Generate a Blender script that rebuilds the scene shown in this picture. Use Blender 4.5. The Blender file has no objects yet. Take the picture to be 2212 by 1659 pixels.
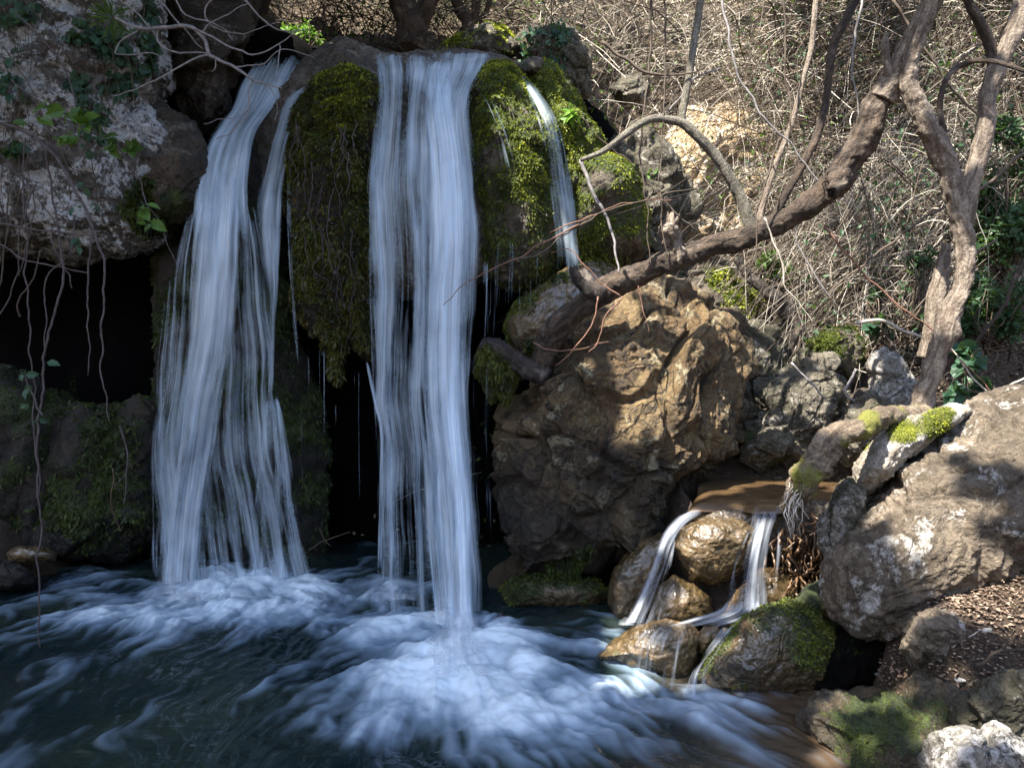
import bpy, bmesh, math, random
import numpy as np
from mathutils import Vector
S = bpy.context.scene
R = math.radians
# ------------------------------------------------------------------ camera, sky, sun, exposure
F = 1598.0; PW, PH = 2212.0, 1659.0; HZ = 780.0; CAMZ = 1.6
PITCH = math.atan((PH/2-HZ)/F)
cd = bpy.data.cameras.new('camera'); cam = bpy.data.objects.new('camera', cd); S.collection.objects.link(cam)
cd.sensor_width = 36.0; cd.lens = 36.0*F/PW; cd.clip_start = 0.05; cd.clip_end = 500
cam.location = (0, 0, CAMZ); cam.rotation_euler = (R(90)-PITCH, 0, 0)
S.camera = cam
S.render.resolution_x = 1024; S.render.resolution_y = 767
SUN = np.array((-0.41, -0.38, 0.83)); SUN /= np.linalg.norm(SUN)
elev = math.asin(SUN[2]); azim = math.atan2(SUN[0], SUN[1])
wd = bpy.data.worlds.new('World'); S.world = wd; wd.use_nodes = True
nt = wd.node_tree; bg = nt.nodes['Background']; sk = nt.nodes.new('ShaderNodeTexSky')
sk.sky_type = 'NISHITA'; sk.sun_disc = False; sk.sun_elevation = elev; sk.sun_rotation = azim; sk.ozone_density = 1.6
nt.links.new(sk.outputs[0], bg.inputs[0]); bg.inputs[1].default_value = 0.135
sl = bpy.data.lights.new('sun', 'SUN'); sl.energy = 5.0; sl.angle = R(0.5); sl.color = (1.0, 0.94, 0.84)
so = bpy.data.objects.new('sun', sl); S.collection.objects.link(so)
so.rotation_euler = Vector(SUN).to_track_quat('Z', 'Y').to_euler()
S.view_settings.view_transform = 'Standard'; S.view_settings.look = 'None'; S.view_settings.gamma = 1
S.view_settings.exposure = 2.05
S.cycles.max_bounces = 6; S.cycles.diffuse_bounces = 3; S.cycles.transparent_max_bounces = 20

# ------------------------------------------------------------------ numeric helpers
rng = np.random.default_rng(7)
cp, sp_ = math.cos(PITCH), math.sin(PITCH)
def W(x, y, d):
    """point seen at (x, y) of the 2212x1659 picture, d metres in front of the lens plane at z=1.6"""
    x = np.asarray(x, float); y = np.asarray(y, float); d = np.asarray(d, float)
    X = x-PW/2; Y = -(y-PH/2)
    ry = F*cp+Y*sp_; rz = -F*sp_+Y*cp
    k = d/ry
    return np.stack(np.broadcast_arrays(X*k, d+0*k, CAMZ+rz*k), -1)
def proj(p):
    v = p-np.array((0, 0, CAMZ)); f = v[..., 1]*cp-v[..., 2]*sp_; u = v[..., 1]*sp_+v[..., 2]*cp
    return PW/2+F*v[..., 0]/f, PH/2-F*u/f
_perm = np.random.default_rng(3).permutation(256); _perm = np.concatenate([_perm]*3)
_g = np.array([(1,1,0),(-1,1,0),(1,-1,0),(-1,-1,0),(1,0,1),(-1,0,1),(1,0,-1),(-1,0,-1),(0,1,1),(0,-1,1),(0,1,-1),(0,-1,-1)]*22)[:256].astype(float)
def perlin(p):
    i = np.floor(p).astype(int); f = p-i; i &= 255
    u = f*f*f*(f*(f*6-15)+10)
    out = 0
    for a in (0, 1):
        for b in (0, 1):
            for c in (0, 1):
                h = _perm[_perm[_perm[(i[..., 0]+a) & 255]+((i[..., 1]+b) & 255)]+((i[..., 2]+c) & 255)]
                g = _g[h]
                w = (u[..., 0] if a else 1-u[..., 0])*(u[..., 1] if b else 1-u[..., 1])*(u[..., 2] if c else 1-u[..., 2])
                out = out+w*(g[..., 0]*(f[..., 0]-a)+g[..., 1]*(f[..., 1]-b)+g[..., 2]*(f[..., 2]-c))
    return out
def fbm(p, sc, oct=4, seed=0, rough=0.5, ridged=False):
    p = p*sc+seed*17.31; o = 0; a = 1.0
    for k in range(oct):
        n = perlin(p)
        if ridged: n = 0.5-np.abs(n)*1.6
        o = o+a*n; a *= rough; p = p*2.03+5.7
    return o
def worley(p, sc, seed=0):
    p = p*sc+seed*7.77; i = np.floor(p).astype(int); f = p-i
    f1 = np.full(p.shape[0], 9.); f2 = f1.copy(); cid = np.zeros(p.shape[0]); tl = cid.copy()
    for a in (-1, 0, 1):
        for b in (-1, 0, 1):
            for c in (-1, 0, 1):
                h = _perm[_perm[_perm[(i[:, 0]+a) & 255]+((i[:, 1]+b) & 255)]+((i[:, 2]+c) & 255)]
                off = np.stack([_perm[h], _perm[h+1], _perm[h+2]], -1)/255.0
                dd = np.linalg.norm(off+np.array((a, b, c))-f, axis=1)
                m = dd < f1
                f2 = np.where(m, f1, np.minimum(f2, dd)); cid = np.where(m, _perm[h+3]/255., cid); f1 = np.where(m, dd, f1)
                rv = np.stack([_perm[h+4], _perm[h+5], _perm[h+6]], -1)/127.5-1
                tl = np.where(m, np.einsum('ij,ij->i', off+np.array((a, b, c))-f, rv), tl)
    return f1, f2, cid, tl
def sstep(a, b, x): t = np.clip((x-a)/(b-a), 0, 1); return t*t*(3-2*t)
def catmull(pts, n):
    pts = np.array(pts, float); k = len(pts)
    P = np.vstack([2*pts[0]-pts[1], pts, 2*pts[-1]-pts[-2]])
    t = np.linspace(0, k-1-1e-6, n); i = t.astype(int); f = (t-i)[:, None]
    a, b, c, d = P[i], P[i+1], P[i+2], P[i+3]
    return 0.5*((2*b)+(-a+c)*f+(2*a-5*b+4*c-d)*f*f+(-a+3*b-3*c+d)*f**3)
def vnormals(v, f):
    n = np.zeros_like(v)
    fn = np.cross(v[f[:, 1]]-v[f[:, 0]], v[f[:, -1]]-v[f[:, 0]])
    for k in range(f.shape[1]): np.add.at(n, f[:, k], fn)
    return n/(np.linalg.norm(n, axis=1, keepdims=True)+1e-12)

# ------------------------------------------------------------------ object helpers
def tag(o, label=None, cat=None, group=None, kind=None):
    if label: o['label'] = label
    if cat: o['category'] = cat
    if group: o['group'] = group
    if kind: o['kind'] = kind
    return o
def mesh(name, v, f, mat, parent=None, attrs=None, uv=None, smooth=True, base=None):
    """v (n,3) world, f (m,k) ; one mesh object whose origin is the bottom centre"""
    v = np.asarray(v, float); f = np.asarray(f, int)
    if parent is not None: org = np.array(parent.location) if parent.parent is None else np.array(parent['org'])
    elif base is not None: org = np.array(base, float)
    else: org = np.array(((v[:, 0].min()+v[:, 0].max())/2, (v[:, 1].min()+v[:, 1].max())/2, v[:, 2].min()))
    me = bpy.data.meshes.new(name); m, k = f.shape
    me.vertices.add(len(v)); me.vertices.foreach_set('co', (v-org).astype(np.float32).ravel())
    me.loops.add(m*k); me.loops.foreach_set('vertex_index', f.astype(np.int32).ravel())
    me.polygons.add(m); me.polygons.foreach_set('loop_start', np.arange(0, m*k, k, dtype=np.int32))
    me.update(calc_edges=True)
    me.polygons.foreach_set('use_smooth', np.full(m, smooth))
    for an, av in (attrs or {}).items():
        at = me.attributes.new(an, 'FLOAT', 'POINT'); at.data.foreach_set('value', np.asarray(av, np.float32))
    if uv is not None:
        ul = me.uv_layers.new(name='UVMap'); ul.data.foreach_set('uv', uv[f.ravel()].astype(np.float32).ravel())
    me.materials.append(mat); me.update()
    o = bpy.data.objects.new(name, me); S.collection.objects.link(o)
    if parent is not None:
        o.parent = parent
        if parent.parent is not None: pass
    else: o.location = org
    return o
def empty(name, loc, label, cat, group=None):
    o = bpy.data.objects.new(name, None); S.collection.objects.link(o); o.location = tuple(float(a) for a in loc)
    o.empty_display_size = 0.1
    return tag(o, label, cat, group)
class Soup:
    """collects tubes and leaves into one mesh (triangles)"""
    def __init__(s): s.v = []; s.f = []; s.r = []; s.n = 0
    def add(s, v, f, r=None):
        v = np.asarray(v, float); f = np.asarray(f, int)
        if f.shape[1] == 4: f = np.vstack([f[:, [0, 1, 2]], f[:, [0, 2, 3]]])
        s.v.append(v); s.f.append(f+s.n); s.n += len(v)
        s.r.append(np.full(len(v), random.random()) if r is None else np.broadcast_to(r, (len(v),)))
    def obj(s, name, mat, parent=None, smooth=True, base=None):
        return mesh(name, np.vstack(s.v), np.vstack(s.f), mat, parent, {'rnd': np.concatenate(s.r)}, smooth=smooth, base=base)
def tube(path, rad, sides=5, cap=True):
    path = np.asarray(path, float); n = len(path)
    t = np.gradient(path, axis=0); t /= np.linalg.norm(t, axis=1, keepdims=True)+1e-9
    ref = np.array((0.31, 0.9, 0.2)); a = np.cross(t, ref); bad = np.linalg.norm(a, axis=1) < .15
    a[bad] = np.cross(t[bad], (1, 0, 0)); a /= np.linalg.norm(a, axis=1, keepdims=True); b = np.cross(t, a)
    th = np.arange(sides)*2*math.pi/sides
    rad = np.broadcast_to(rad, (n,))[:, None, None]
    v = path[:, None]+rad*(a[:, None]*np.cos(th)[None, :, None]+b[:, None]*np.sin(th)[None, :, None])
    i = np.arange(n-1)[:, None]*sides+np.arange(sides); j = np.arange(n-1)[:, None]*sides+(np.arange(sides)+1) % sides
    f = np.stack([i, j, j+sides, i+sides], -1).reshape(-1, 4); v = v.reshape(-1, 3)
    if cap:
        v = np.vstack([v, path[0], path[-1]]); s0 = n*sides
        k = np.arange(sides); k2 = (k+1) % sides
        f = np.vstack([f, np.stack([k*0+s0, k2, k, k], -1), np.stack([k*0+s0+1, k+(n-1)*sides, k2+(n-1)*sides, k2+(n-1)*sides], -1)])
    return v, f
def tri(f):
    a = f[:, [0, 1, 2]]; b = f[:, [0, 2, 3]]; return np.vstack([a, b[b[:, 1] != b[:, 2]]])

# ------------------------------------------------------------------ node helpers
class N:
    def __init__(s, name):
        s.m = bpy.data.materials.new(name); s.m.use_nodes = True; s.t = s.m.node_tree; s.t.nodes.clear()
        s.out = s.t.nodes.new('ShaderNodeOutputMaterial')
    def n(s, ty, ins=None, **kw):
        nd = s.t.nodes.new('ShaderNode'+ty)
        for k, v in kw.items(): setattr(nd, k, v)
        for k, v in (ins or {}).items(): s.set(nd.inputs[k], v)
        return nd
    def set(s, sock, v):
        if isinstance(v, bpy.types.NodeSocket): s.t.links.new(v, sock)
        elif isinstance(v, bpy.types.Node): s.t.links.new(v.outputs[0], sock)
        else:
            if sock.type == 'RGBA' and len(v) == 3: v = (*v, 1)
            sock.default_value = v
    def math(s, op, a, b=0.0, clamp=False):
        return s.n('Math', {0: a, 1: b}, operation=op, use_clamp=clamp).outputs[0]
    def noise(s, vec, sc, det=5, rough=.55, dist=0.0):
        return s.n('TexNoise', {'Vector': vec, 'Scale': sc, 'Detail': det, 'Roughness': rough, 'Distortion': dist}).outputs[0]
    def ramp(s, fac, lo, hi, a=0.0, b=1.0):
        return s.n('MapRange', {0: fac, 1: lo, 2: hi, 3: a, 4: b}, interpolation_type='SMOOTHSTEP').outputs[0]
    def mix(s, fac, a, b, blend='MIX'):
        nd = s.n('Mix', data_type='RGBA', blend_type=blend)
        s.set(nd.inputs[0], fac); s.set(nd.inputs[6], a); s.set(nd.inputs[7], b); return nd.outputs[2]
    def attr(s, nm): return s.n('Attribute', attribute_name=nm).outputs['Fac']
    def pos(s): return s.n('NewGeometry').outputs['Position']
    def finish(s, sh): s.t.links.new(sh, s.out.inputs[0]); return s.m
def rock_mat(name, a, b, c, lichen=None, lamt=.5, crack=.5, wet=.3, moss=((.015, .03, .006), (.07, .10, .012)), bump=1.0, sc=1.0, streak=False, straw=None, wl=None):
    m = N(name); p = m.pos()
    if streak:
        mp = m.n('Mapping', {'Vector': p, 'Scale': (1.6, 1.6, .45)}); q = mp.outputs[0]
    else: q = p
    w = m.n('TexNoise', {'Vector': q, 'Scale': 3.1*sc, 'Detail': 3}).outputs['Color']
    wp = m.n('VectorMath', {0: q, 1: w}, operation='ADD').outputs[0]
    n1 = m.noise(q, 2.3*sc, 8, .62, .6); n2 = m.noise(wp, 6.5*sc, 8, .65, .3); n3 = m.noise(p, 38, 6, .7); n4 = m.noise(p, 130, 3, .6)
    col = m.mix(m.ramp(n1, .38, .62), a, b)
    col = m.mix(m.ramp(n2, .47, .66), col, c)
    col = m.mix(m.math('MULTIPLY', m.ramp(m.noise(q, 1.05*sc, 5, .6, .8), .47, .62), .62), col, c)
    if lichen:
        lm = m.math('MULTIPLY', m.ramp(m.math('ADD', m.noise(q, 3.7*sc, 10, .68, 1.2), m.math('MULTIPLY', m.math('SUBTRACT', n3, .5), .35)), .62-.2*lamt, .70-.2*lamt), .9)
        col = m.mix(lm, col, lichen)
    col = m.mix(m.ramp(n3, .35, .75), m.mix(.5, col, (0, 0, 0)), col)
    col = m.mix(m.math('MULTIPLY', m.ramp(n4, .55, .75), .5), col, m.mix(1.0, col, col, 'ADD'))
    vo = m.n('TexVoronoi', {'Vector': wp, 'Scale': 2.1*sc}, feature='DISTANCE_TO_EDGE').outputs[0]
    cr = m.math('MULTIPLY', m.ramp(vo, 0.0, .022, 1, 0), crack)
    col = m.mix(cr, col, (.012, .009, .006))
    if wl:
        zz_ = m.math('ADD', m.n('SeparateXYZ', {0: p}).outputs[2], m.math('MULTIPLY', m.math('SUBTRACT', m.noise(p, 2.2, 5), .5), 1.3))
        wetshade_ = m.ramp(zz_, wl[0], wl[1], 1, 0); col = m.mix(m.math('MULTIPLY', wetshade_, .78), col, m.mix(.12, (.006, .005, .003), col))  # colour darkens near the pool: shade painted in along with the wet band
    if straw: col = m.mix(m.math('MULTIPLY', m.ramp(m.n('SeparateXYZ', {0: p}).outputs[2], 2.6, 4.2), m.ramp(m.noise(p, 7, 8, .7), .4, .55)), col, straw)
    ms = m.attr('moss')
    mm = m.ramp(m.math('ADD', ms, m.math('MULTIPLY', m.math('SUBTRACT', n3, .5), .9)), .38, .62)
    mc = m.mix(m.ramp(m.noise(p, 5, 5), .35, .65), moss[0], moss[1])
    mc = m.mix(m.ramp(n4, .3, .7), m.mix(.65, mc, (0, 0, 0)), mc)
    col = m.mix(mm, col, mc)
    h = m.math('ADD', m.math('MULTIPLY', n2, .9), m.math('MULTIPLY', n3, .42))
    h = m.math('ADD', h, m.math('MULTIPLY', n4, .10)); h = m.math('SUBTRACT', h, m.math('MULTIPLY', cr, .35))
    h = m.math('ADD', h, m.math('MULTIPLY', m.math('MULTIPLY', m.noise(p, 90, 3), mm), .35))
    bp = m.n('Bump', {'Strength': min(1, .85*bump), 'Distance': .055*bump, 'Height': h})
    ro = m.ramp(m.noise(wp, 4, 4), .35, .65, .78-.62*wet, .92-.5*wet); ro = m.math('MAXIMUM', ro, m.math('MULTIPLY', mm, .8))
    sh = m.n('BsdfPrincipled', {'Base Color': col, 'Roughness': ro, 'Normal': bp.outputs[0], 'Specular IOR Level': .35+.3*wet, 'Coat Weight': m.math('SUBTRACT', .7, mm, True) if wet > .8 else 0., 'Coat Roughness': .14})
    return m.finish(sh.outputs[0])
def leaf_mat(name, a, b, rough=.45, trans=.35):
    m = N(name); r = m.attr('rnd'); col = m.mix(r, a, b)
    pr = m.n('BsdfPrincipled', {'Base Color': col, 'Roughness': rough, 'Specular IOR Level': .35})
    tr = m.n('BsdfTranslucent', {'Color': m.mix(.35, col, (.25, .4, .02))})
    mx = m.n('MixShader', {0: trans, 1: pr.outputs[0], 2: tr.outputs[0]})
    return m.finish(mx.outputs[0])
def twig_mat(name, a, b, rough=.8):
    m = N(name); r = m.attr('rnd'); col = m.mix(m.ramp(r, 0, 1), a, b)
    col = m.mix(m.ramp(m.noise(m.pos(), 30, 3), .35, .65), m.mix(.4, col, (0, 0, 0)), col)
    return m.finish(m.n('BsdfPrincipled', {'Base Color': col, 'Roughness': rough}).outputs[0])
def bark_mat(name, a, b, moss=None):
    m = N(name); p = m.pos(); uv = m.n('UVMap').outputs[0]
    st = m.n('Mapping', {'Vector': uv, 'Scale': (1, .22, 1)}).outputs[0]
    n1 = m.noise(st, 26, 7, .65, .8); n2 = m.noise(p, 9, 5); n3 = m.noise(p, 70, 5, .65)
    col = m.mix(m.ramp(n1, .38, .62), a, b); col = m.mix(m.ramp(n2, .55, .72), col, m.mix(.45, col, (.35, .28, .22)))
    col = m.mix(m.ramp(n3, .4, .6), m.mix(.4, col, (0, 0, 0)), col)
    if moss: col = m.mix(m.ramp(m.math('ADD', m.noise(p, 6, 6), m.math('MULTIPLY', n3, .3)), .66, .76), col, moss)
    h = m.math('ADD', n1, m.math('MULTIPLY', n3, .4))
    bp = m.n('Bump', {'Strength': 1.0, 'Distance': .035, 'Height': h})
    return m.finish(m.n('BsdfPrincipled', {'Base Color': col, 'Roughness': .85, 'Normal': bp.outputs[0]}).outputs[0])
def fall_mat(name, fine=75., broad=17., gain=2.7, col=(.70, .87, 1.0), vs=.35):
    """silky falling water: streaks run along the flow, gaps between strands are clear"""
    m = N(name); uv = m.n('UVMap').outputs[0]
    sx = m.n('SeparateXYZ', {0: uv})
    def st(a, b, det, off, dist=0.0):
        c = m.n('CombineXYZ', {0: m.math('MULTIPLY', sx.outputs[0], a), 1: m.math('MULTIPLY', sx.outputs[1], b), 2: off})
        return m.noise(c.outputs[0], 1.0, det, .6, dist)
    wob = m.n('CombineXYZ', {0: m.math('MULTIPLY', sx.outputs[0], 4), 1: m.math('MULTIPLY', sx.outputs[1], 2.2), 2: 3.0})
    s = m.math('ADD', m.math('MULTIPLY', st(broad, vs*1.6, 3, 0.0), .70), m.math('MULTIPLY', st(fine, vs*2.2, 4, 7.0), .24))
    s = m.math('ADD', m.math('MULTIPLY', m.math('SUBTRACT', s, .5), gain), .5)
    s = m.math('ADD', s, m.math('MULTIPLY', m.math('SUBTRACT', m.noise(wob.outputs[0], 1, 4), .5), .95))
    d = m.attr('dens')
    al = m.math('MULTIPLY', m.math('ADD', m.math('SUBTRACT', s, .5), m.math('SUBTRACT', m.math('MULTIPLY', d, 1.5), .5)), 1.0, True)
    al = m.math('MULTIPLY', al, m.ramp(d, 0, .25))
    br = m.ramp(st(fine*1.7, vs*3, 3, 13.0), .25, .75, .0, 1.0)
    c = m.mix(br, m.mix(.35, col, (.1, .2, .35)), m.mix(m.math('MULTIPLY', al, .75), col, (.97, .99, 1.0)))
    df = m.n('BsdfDiffuse', {'Color': c}); tl = m.n('BsdfTranslucent', {'Color': c})
    gl = m.n('BsdfGlossy', {'Color': (.9, .95, 1), 'Roughness': .35})
    a1 = m.n('MixShader', {0: .4, 1: df.outputs[0], 2: tl.outputs[0]}); a2 = m.n('MixShader', {0: .06, 1: a1.outputs[0], 2: gl.outputs[0]})
    tp = m.n('BsdfTransparent'); mx = m.n('MixShader', {0: al, 1: tp.outputs[0], 2: a2.outputs[0]})
    return m.finish(mx.outputs[0])

M = {}
M['cliff'] = rock_mat('grey cliff limestone', (.12, .105, .085), (.21, .20, .18), (.055, .048, .034), (.64, .66, .66), .72, .3, .1, sc=.9)
M['brown'] = rock_mat('damp brown rock', (.07, .052, .035), (.12, .09, .06), (.035, .028, .018), (.20, .17, .14), .3, .35, .35)
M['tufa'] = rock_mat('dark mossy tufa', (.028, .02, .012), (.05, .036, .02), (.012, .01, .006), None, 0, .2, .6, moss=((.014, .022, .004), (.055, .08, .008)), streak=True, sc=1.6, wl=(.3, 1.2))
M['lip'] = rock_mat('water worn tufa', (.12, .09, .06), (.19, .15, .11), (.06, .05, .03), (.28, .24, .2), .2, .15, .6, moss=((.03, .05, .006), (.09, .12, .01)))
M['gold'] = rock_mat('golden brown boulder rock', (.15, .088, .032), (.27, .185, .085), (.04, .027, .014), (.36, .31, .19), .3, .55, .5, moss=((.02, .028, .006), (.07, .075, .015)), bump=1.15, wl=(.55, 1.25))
M['mixed'] = rock_mat('grey green boulder rock', (.13, .11, .07), (.24, .21, .16), (.06, .055, .03), (.38, .35, .3), .35, .5, .25, bump=1.2)
M['big'] = rock_mat('grey tan boulder rock', (.22, .17, .12), (.36, .29, .21), (.10, .075, .048), (.54, .51, .46), .34, .25, .15, moss=((.05, .06, .008), (.16, .17, .02)), bump=1.2)
M['slab'] = rock_mat('wet olive brown rock', (.075, .055, .03), (.15, .115, .07), (.025, .02, .012), (.28, .26, .22), .16, .2, .7, moss=((.02, .032, .005), (.065, .095, .010)), bump=.9, sc=1.6)
M['wet'] = rock_mat('wet streambed rock', (.11, .072, .03), (.20, .135, .065), (.05, .035, .015), None, 0, .15, 1.0, moss=((.012, .02, .004), (.05, .07, .01)), bump=.55, sc=1.5)
M['rib'] = rock_mat('pale smooth limestone', (.36, .32, .26), (.52, .48, .42), (.22, .18, .13), (.62, .6, .56), .4, .15, .1, moss=((.05, .06, .008), (.16, .17, .02)), bump=.8)
M['ochre'] = rock_mat('ochre rock face', (.52, .37, .20), (.74, .60, .42), (.34, .22, .10), (.82, .77, .66), .5, .3, .2, moss=((.06, .08, .01), (.2, .22, .03)))
M['pale'] = rock_mat('pale limestone', (.3, .27, .22), (.5, .47, .42), (.05, .05, .045), (.66, .63, .6), .5, .2, .1, sc=2)
M['cave'] = rock_mat('shade black cave rock', (.0022, .002, .002), (.004, .0036, .0034), (.002, .002, .002), None, 0, .2, -.9, bump=.15)  # near-black colour carries the darkness of the recesses, shade painted into the rock
M['earth'] = rock_mat('brown earth', (.09, .06, .038), (.15, .105, .07), (.045, .03, .02), (.24, .2, .15), .1, .0, .0, sc=2.5, straw=(.17, .13, .085))
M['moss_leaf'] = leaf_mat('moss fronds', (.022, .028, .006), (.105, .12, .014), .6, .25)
M['moss_shade'] = leaf_mat('shaded green moss fronds', (.012, .018, .004), (.05, .07, .010), .6, .2)  # shaded copy of the moss, its gloom put into the colour
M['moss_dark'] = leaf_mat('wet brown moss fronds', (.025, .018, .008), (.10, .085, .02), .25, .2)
M['moss_sun'] = leaf_mat('sunlit yellow moss fronds', (.07, .10, .008), (.34, .36, .03), .6, .3)  # yellow moss as a lit copy, sunlight brightened into its colour
M['green'] = leaf_mat('green leaves', (.03, .07, .012), (.10, .19, .03))
M['bright'] = leaf_mat('fresh bright leaves', (.10, .22, .03), (.22, .38, .06))
M['ivy'] = leaf_mat('blue green ivy leaves', (.02, .055, .035), (.06, .13, .075))
M['bush'] = leaf_mat('glossy shrub leaves', (.02, .05, .02), (.055, .11, .05))
M['litter'] = leaf_mat('dry fallen leaves', (.08, .05, .035), (.30, .22, .16), .8, .05)
M['canopy'] = leaf_mat('canopy leaves', (.03, .06, .01), (.06, .10, .02), .6, .12)
M['dry'] = twig_mat('dry pale stems', (.10, .07, .045), (.85, .77, .65))
M['thick'] = twig_mat('brown thicket stems', (.03, .021, .015), (.15, .11, .075))
M['bramble'] = twig_mat('mauve bramble stems', (.06, .04, .04), (.13, .105, .10))
M['greytwig'] = twig_mat('pale grey twigs', (.16, .14, .13), (.34, .32, .31))
M['redtwig'] = twig_mat('reddish thin twigs', (.13, .055, .035), (.28, .15, .10))
M['root'] = twig_mat('wet red brown roots', (.045, .026, .014), (.15, .09, .05), .35)
M['bark'] = bark_mat('brown cracked bark', (.03, .02, .013), (.11, .075, .05))
M['palebark'] = bark_mat('pale grey brown bark', (.13, .095, .07), (.32, .26, .20))
M['mossbark'] = bark_mat('mossy bark', (.10, .07, .045), (.26, .20, .14), (.13, .13, .02))
M['greybark'] = bark_mat('smooth grey bark', (.13, .115, .085), (.22, .20, .155))
M['darkbark'] = bark_mat('dark damp bark', (.02, .015, .012), (.06, .045, .035))
M['fall'] = fall_mat('falling water silk')
M['fallthin'] = fall_mat('thin falling water', 90., 30., 3.2, (.66, .84, 1.0))
M['spray'] = fall_mat('spray veil', 16., 6., 1.3, (.92, .97, 1.0), 9.)
M['brook'] = fall_mat('cascade water', 60., 20., 2.5, (.66, .70, .78), .7)

# ------------------------------------------------------------------ rocks
_ico = {}
def ico(sub):
    if sub not in _ico:
        bm = bmesh.new(); bmesh.ops.create_icosphere(bm, subdivisions=sub, radius=1)
        bm.verts.ensure_lookup_table()
        v = np.array([x.co[:] for x in bm.verts]); f = np.array([[q.index for q in x.verts] for x in bm.faces]); bm.free()
        _ico[sub] = (v/np.linalg.norm(v, axis=1, keepdims=True), f)
    return _ico[sub]
ROCK = {}
def rock(name, label, outline, d, T, mat, Tb=None, ty=0., tx=0., c=None, sub=6, seed=0, big=.10, facet=.06, mid=.016, fine=.011, boxy=.75,
         moss=0., mossup=.0, spots=(), vstr=1.0, cat='boulder', kind=None, group=None, key=None):
    """a closed boulder: silhouette given at distance d, belly T metres towards the viewer and Tb away; ty/tx lean it"""
    n, f = ico(sub); ol = np.array(outline, float)
    c = ol.mean(0) if c is None else np.array(c, float)
    th = np.linspace(-math.pi, math.pi, 721); Rr = np.zeros(721)
    a = ol-c; b = np.roll(a, -1, 0)
    for k in range(len(a)):
        e = b[k]-a[k]; dx, dy = np.cos(th), np.sin(th)
        den = dx*e[1]-dy*e[0]; den = np.where(abs(den) < 1e-9, 1e-9, den)
        t = (a[k][0]*e[1]-a[k][1]*e[0])/den; s = (a[k][0]*dy-a[k][1]*dx)/den
        Rr = np.where((t > 0) & (s >= -1e-6) & (s <= 1+1e-6), np.maximum(Rr, t), Rr)
    ker = np.ones(9)/9; Rr = np.convolve(np.concatenate([Rr[-5:-1], Rr, Rr[1:5]]), ker, 'valid')
    sx, sy, sc = n[:, 0], -n[:, 2], -n[:, 1]           # right, down, towards the viewer
    rad = np.sqrt(sx*sx+sy*sy); ang = np.arctan2(sy, sx); RR = np.interp(ang, th, Rr)
    q = rad**.92
    px = c[0]+np.cos(ang)*RR*q; py = c[1]+np.sin(ang)*RR*q
    Tb = T if Tb is None else Tb
    dep = np.sign(sc)*np.abs(sc)**boxy*np.where(sc > 0, T, Tb)
    h = (ol[:, 1].max()-ol[:, 1].min())/2; w = (ol[:, 0].max()-ol[:, 0].min())/2
    dd = d-dep-ty*(py-c[1])/h-tx*(px-c[0])/w
    v = W(px, py, np.maximum(dd, .6))
    size = (w+h)/2*d/F*2; s = min(size, 1.6)
    nr = vnormals(v, f)
    if np.einsum('ij,ij->i', nr, v-v.mean(0)).mean() < 0: f = f[:, ::-1]; nr = -nr
    vv = v*np.array((1, 1, 1/vstr))
    wp = vv+.25*s*np.stack([fbm(vv, 1.2/s, 3, seed+k) for k in (11, 12, 13)], -1)
    f1, f2, cid, tl = worley(wp, 2.2/s, seed)
    g1, g2, gid, tg = worley(wp, 5.3/s, seed+3)
    def fac(a, b, ci, t_): e_ = b-a; return ((ci-.5)*.55+t_*1.15)*sstep(0, .16, e_)-.42*(1-sstep(.0, .10, e_))
    dsp = s*(big*fbm(wp, 1.3/s, 4, seed)+facet*fac(f1, f2, cid, tl)+facet*.26*fac(g1, g2, gid, tg))
    dsp += mid*s*fbm(wp, 6/s, 4, seed+5, .6, True)+fine*fbm(v, 16, 4, seed+9, .62)
    v = v+nr*dsp[:, None]
    nr = vnormals(v, f)
    X, Y = proj(v)
    mo = moss+mossup*nr[:, 2]+.55*fbm(v, 2.6, 4, seed+21)
    for (mx, my, r, amt) in spots: mo = mo+amt*np.exp(-(((X-mx)**2+(Y-my)**2)/(r*r)))
    o = mesh(name, v, f, M[mat], attrs={'moss': np.clip(mo, 0, 1)})
    tag(o, label, None if kind else cat, group, kind)
    if key: ROCK[key] = (v, f, nr, mo, X, Y, o)
    return o
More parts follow.
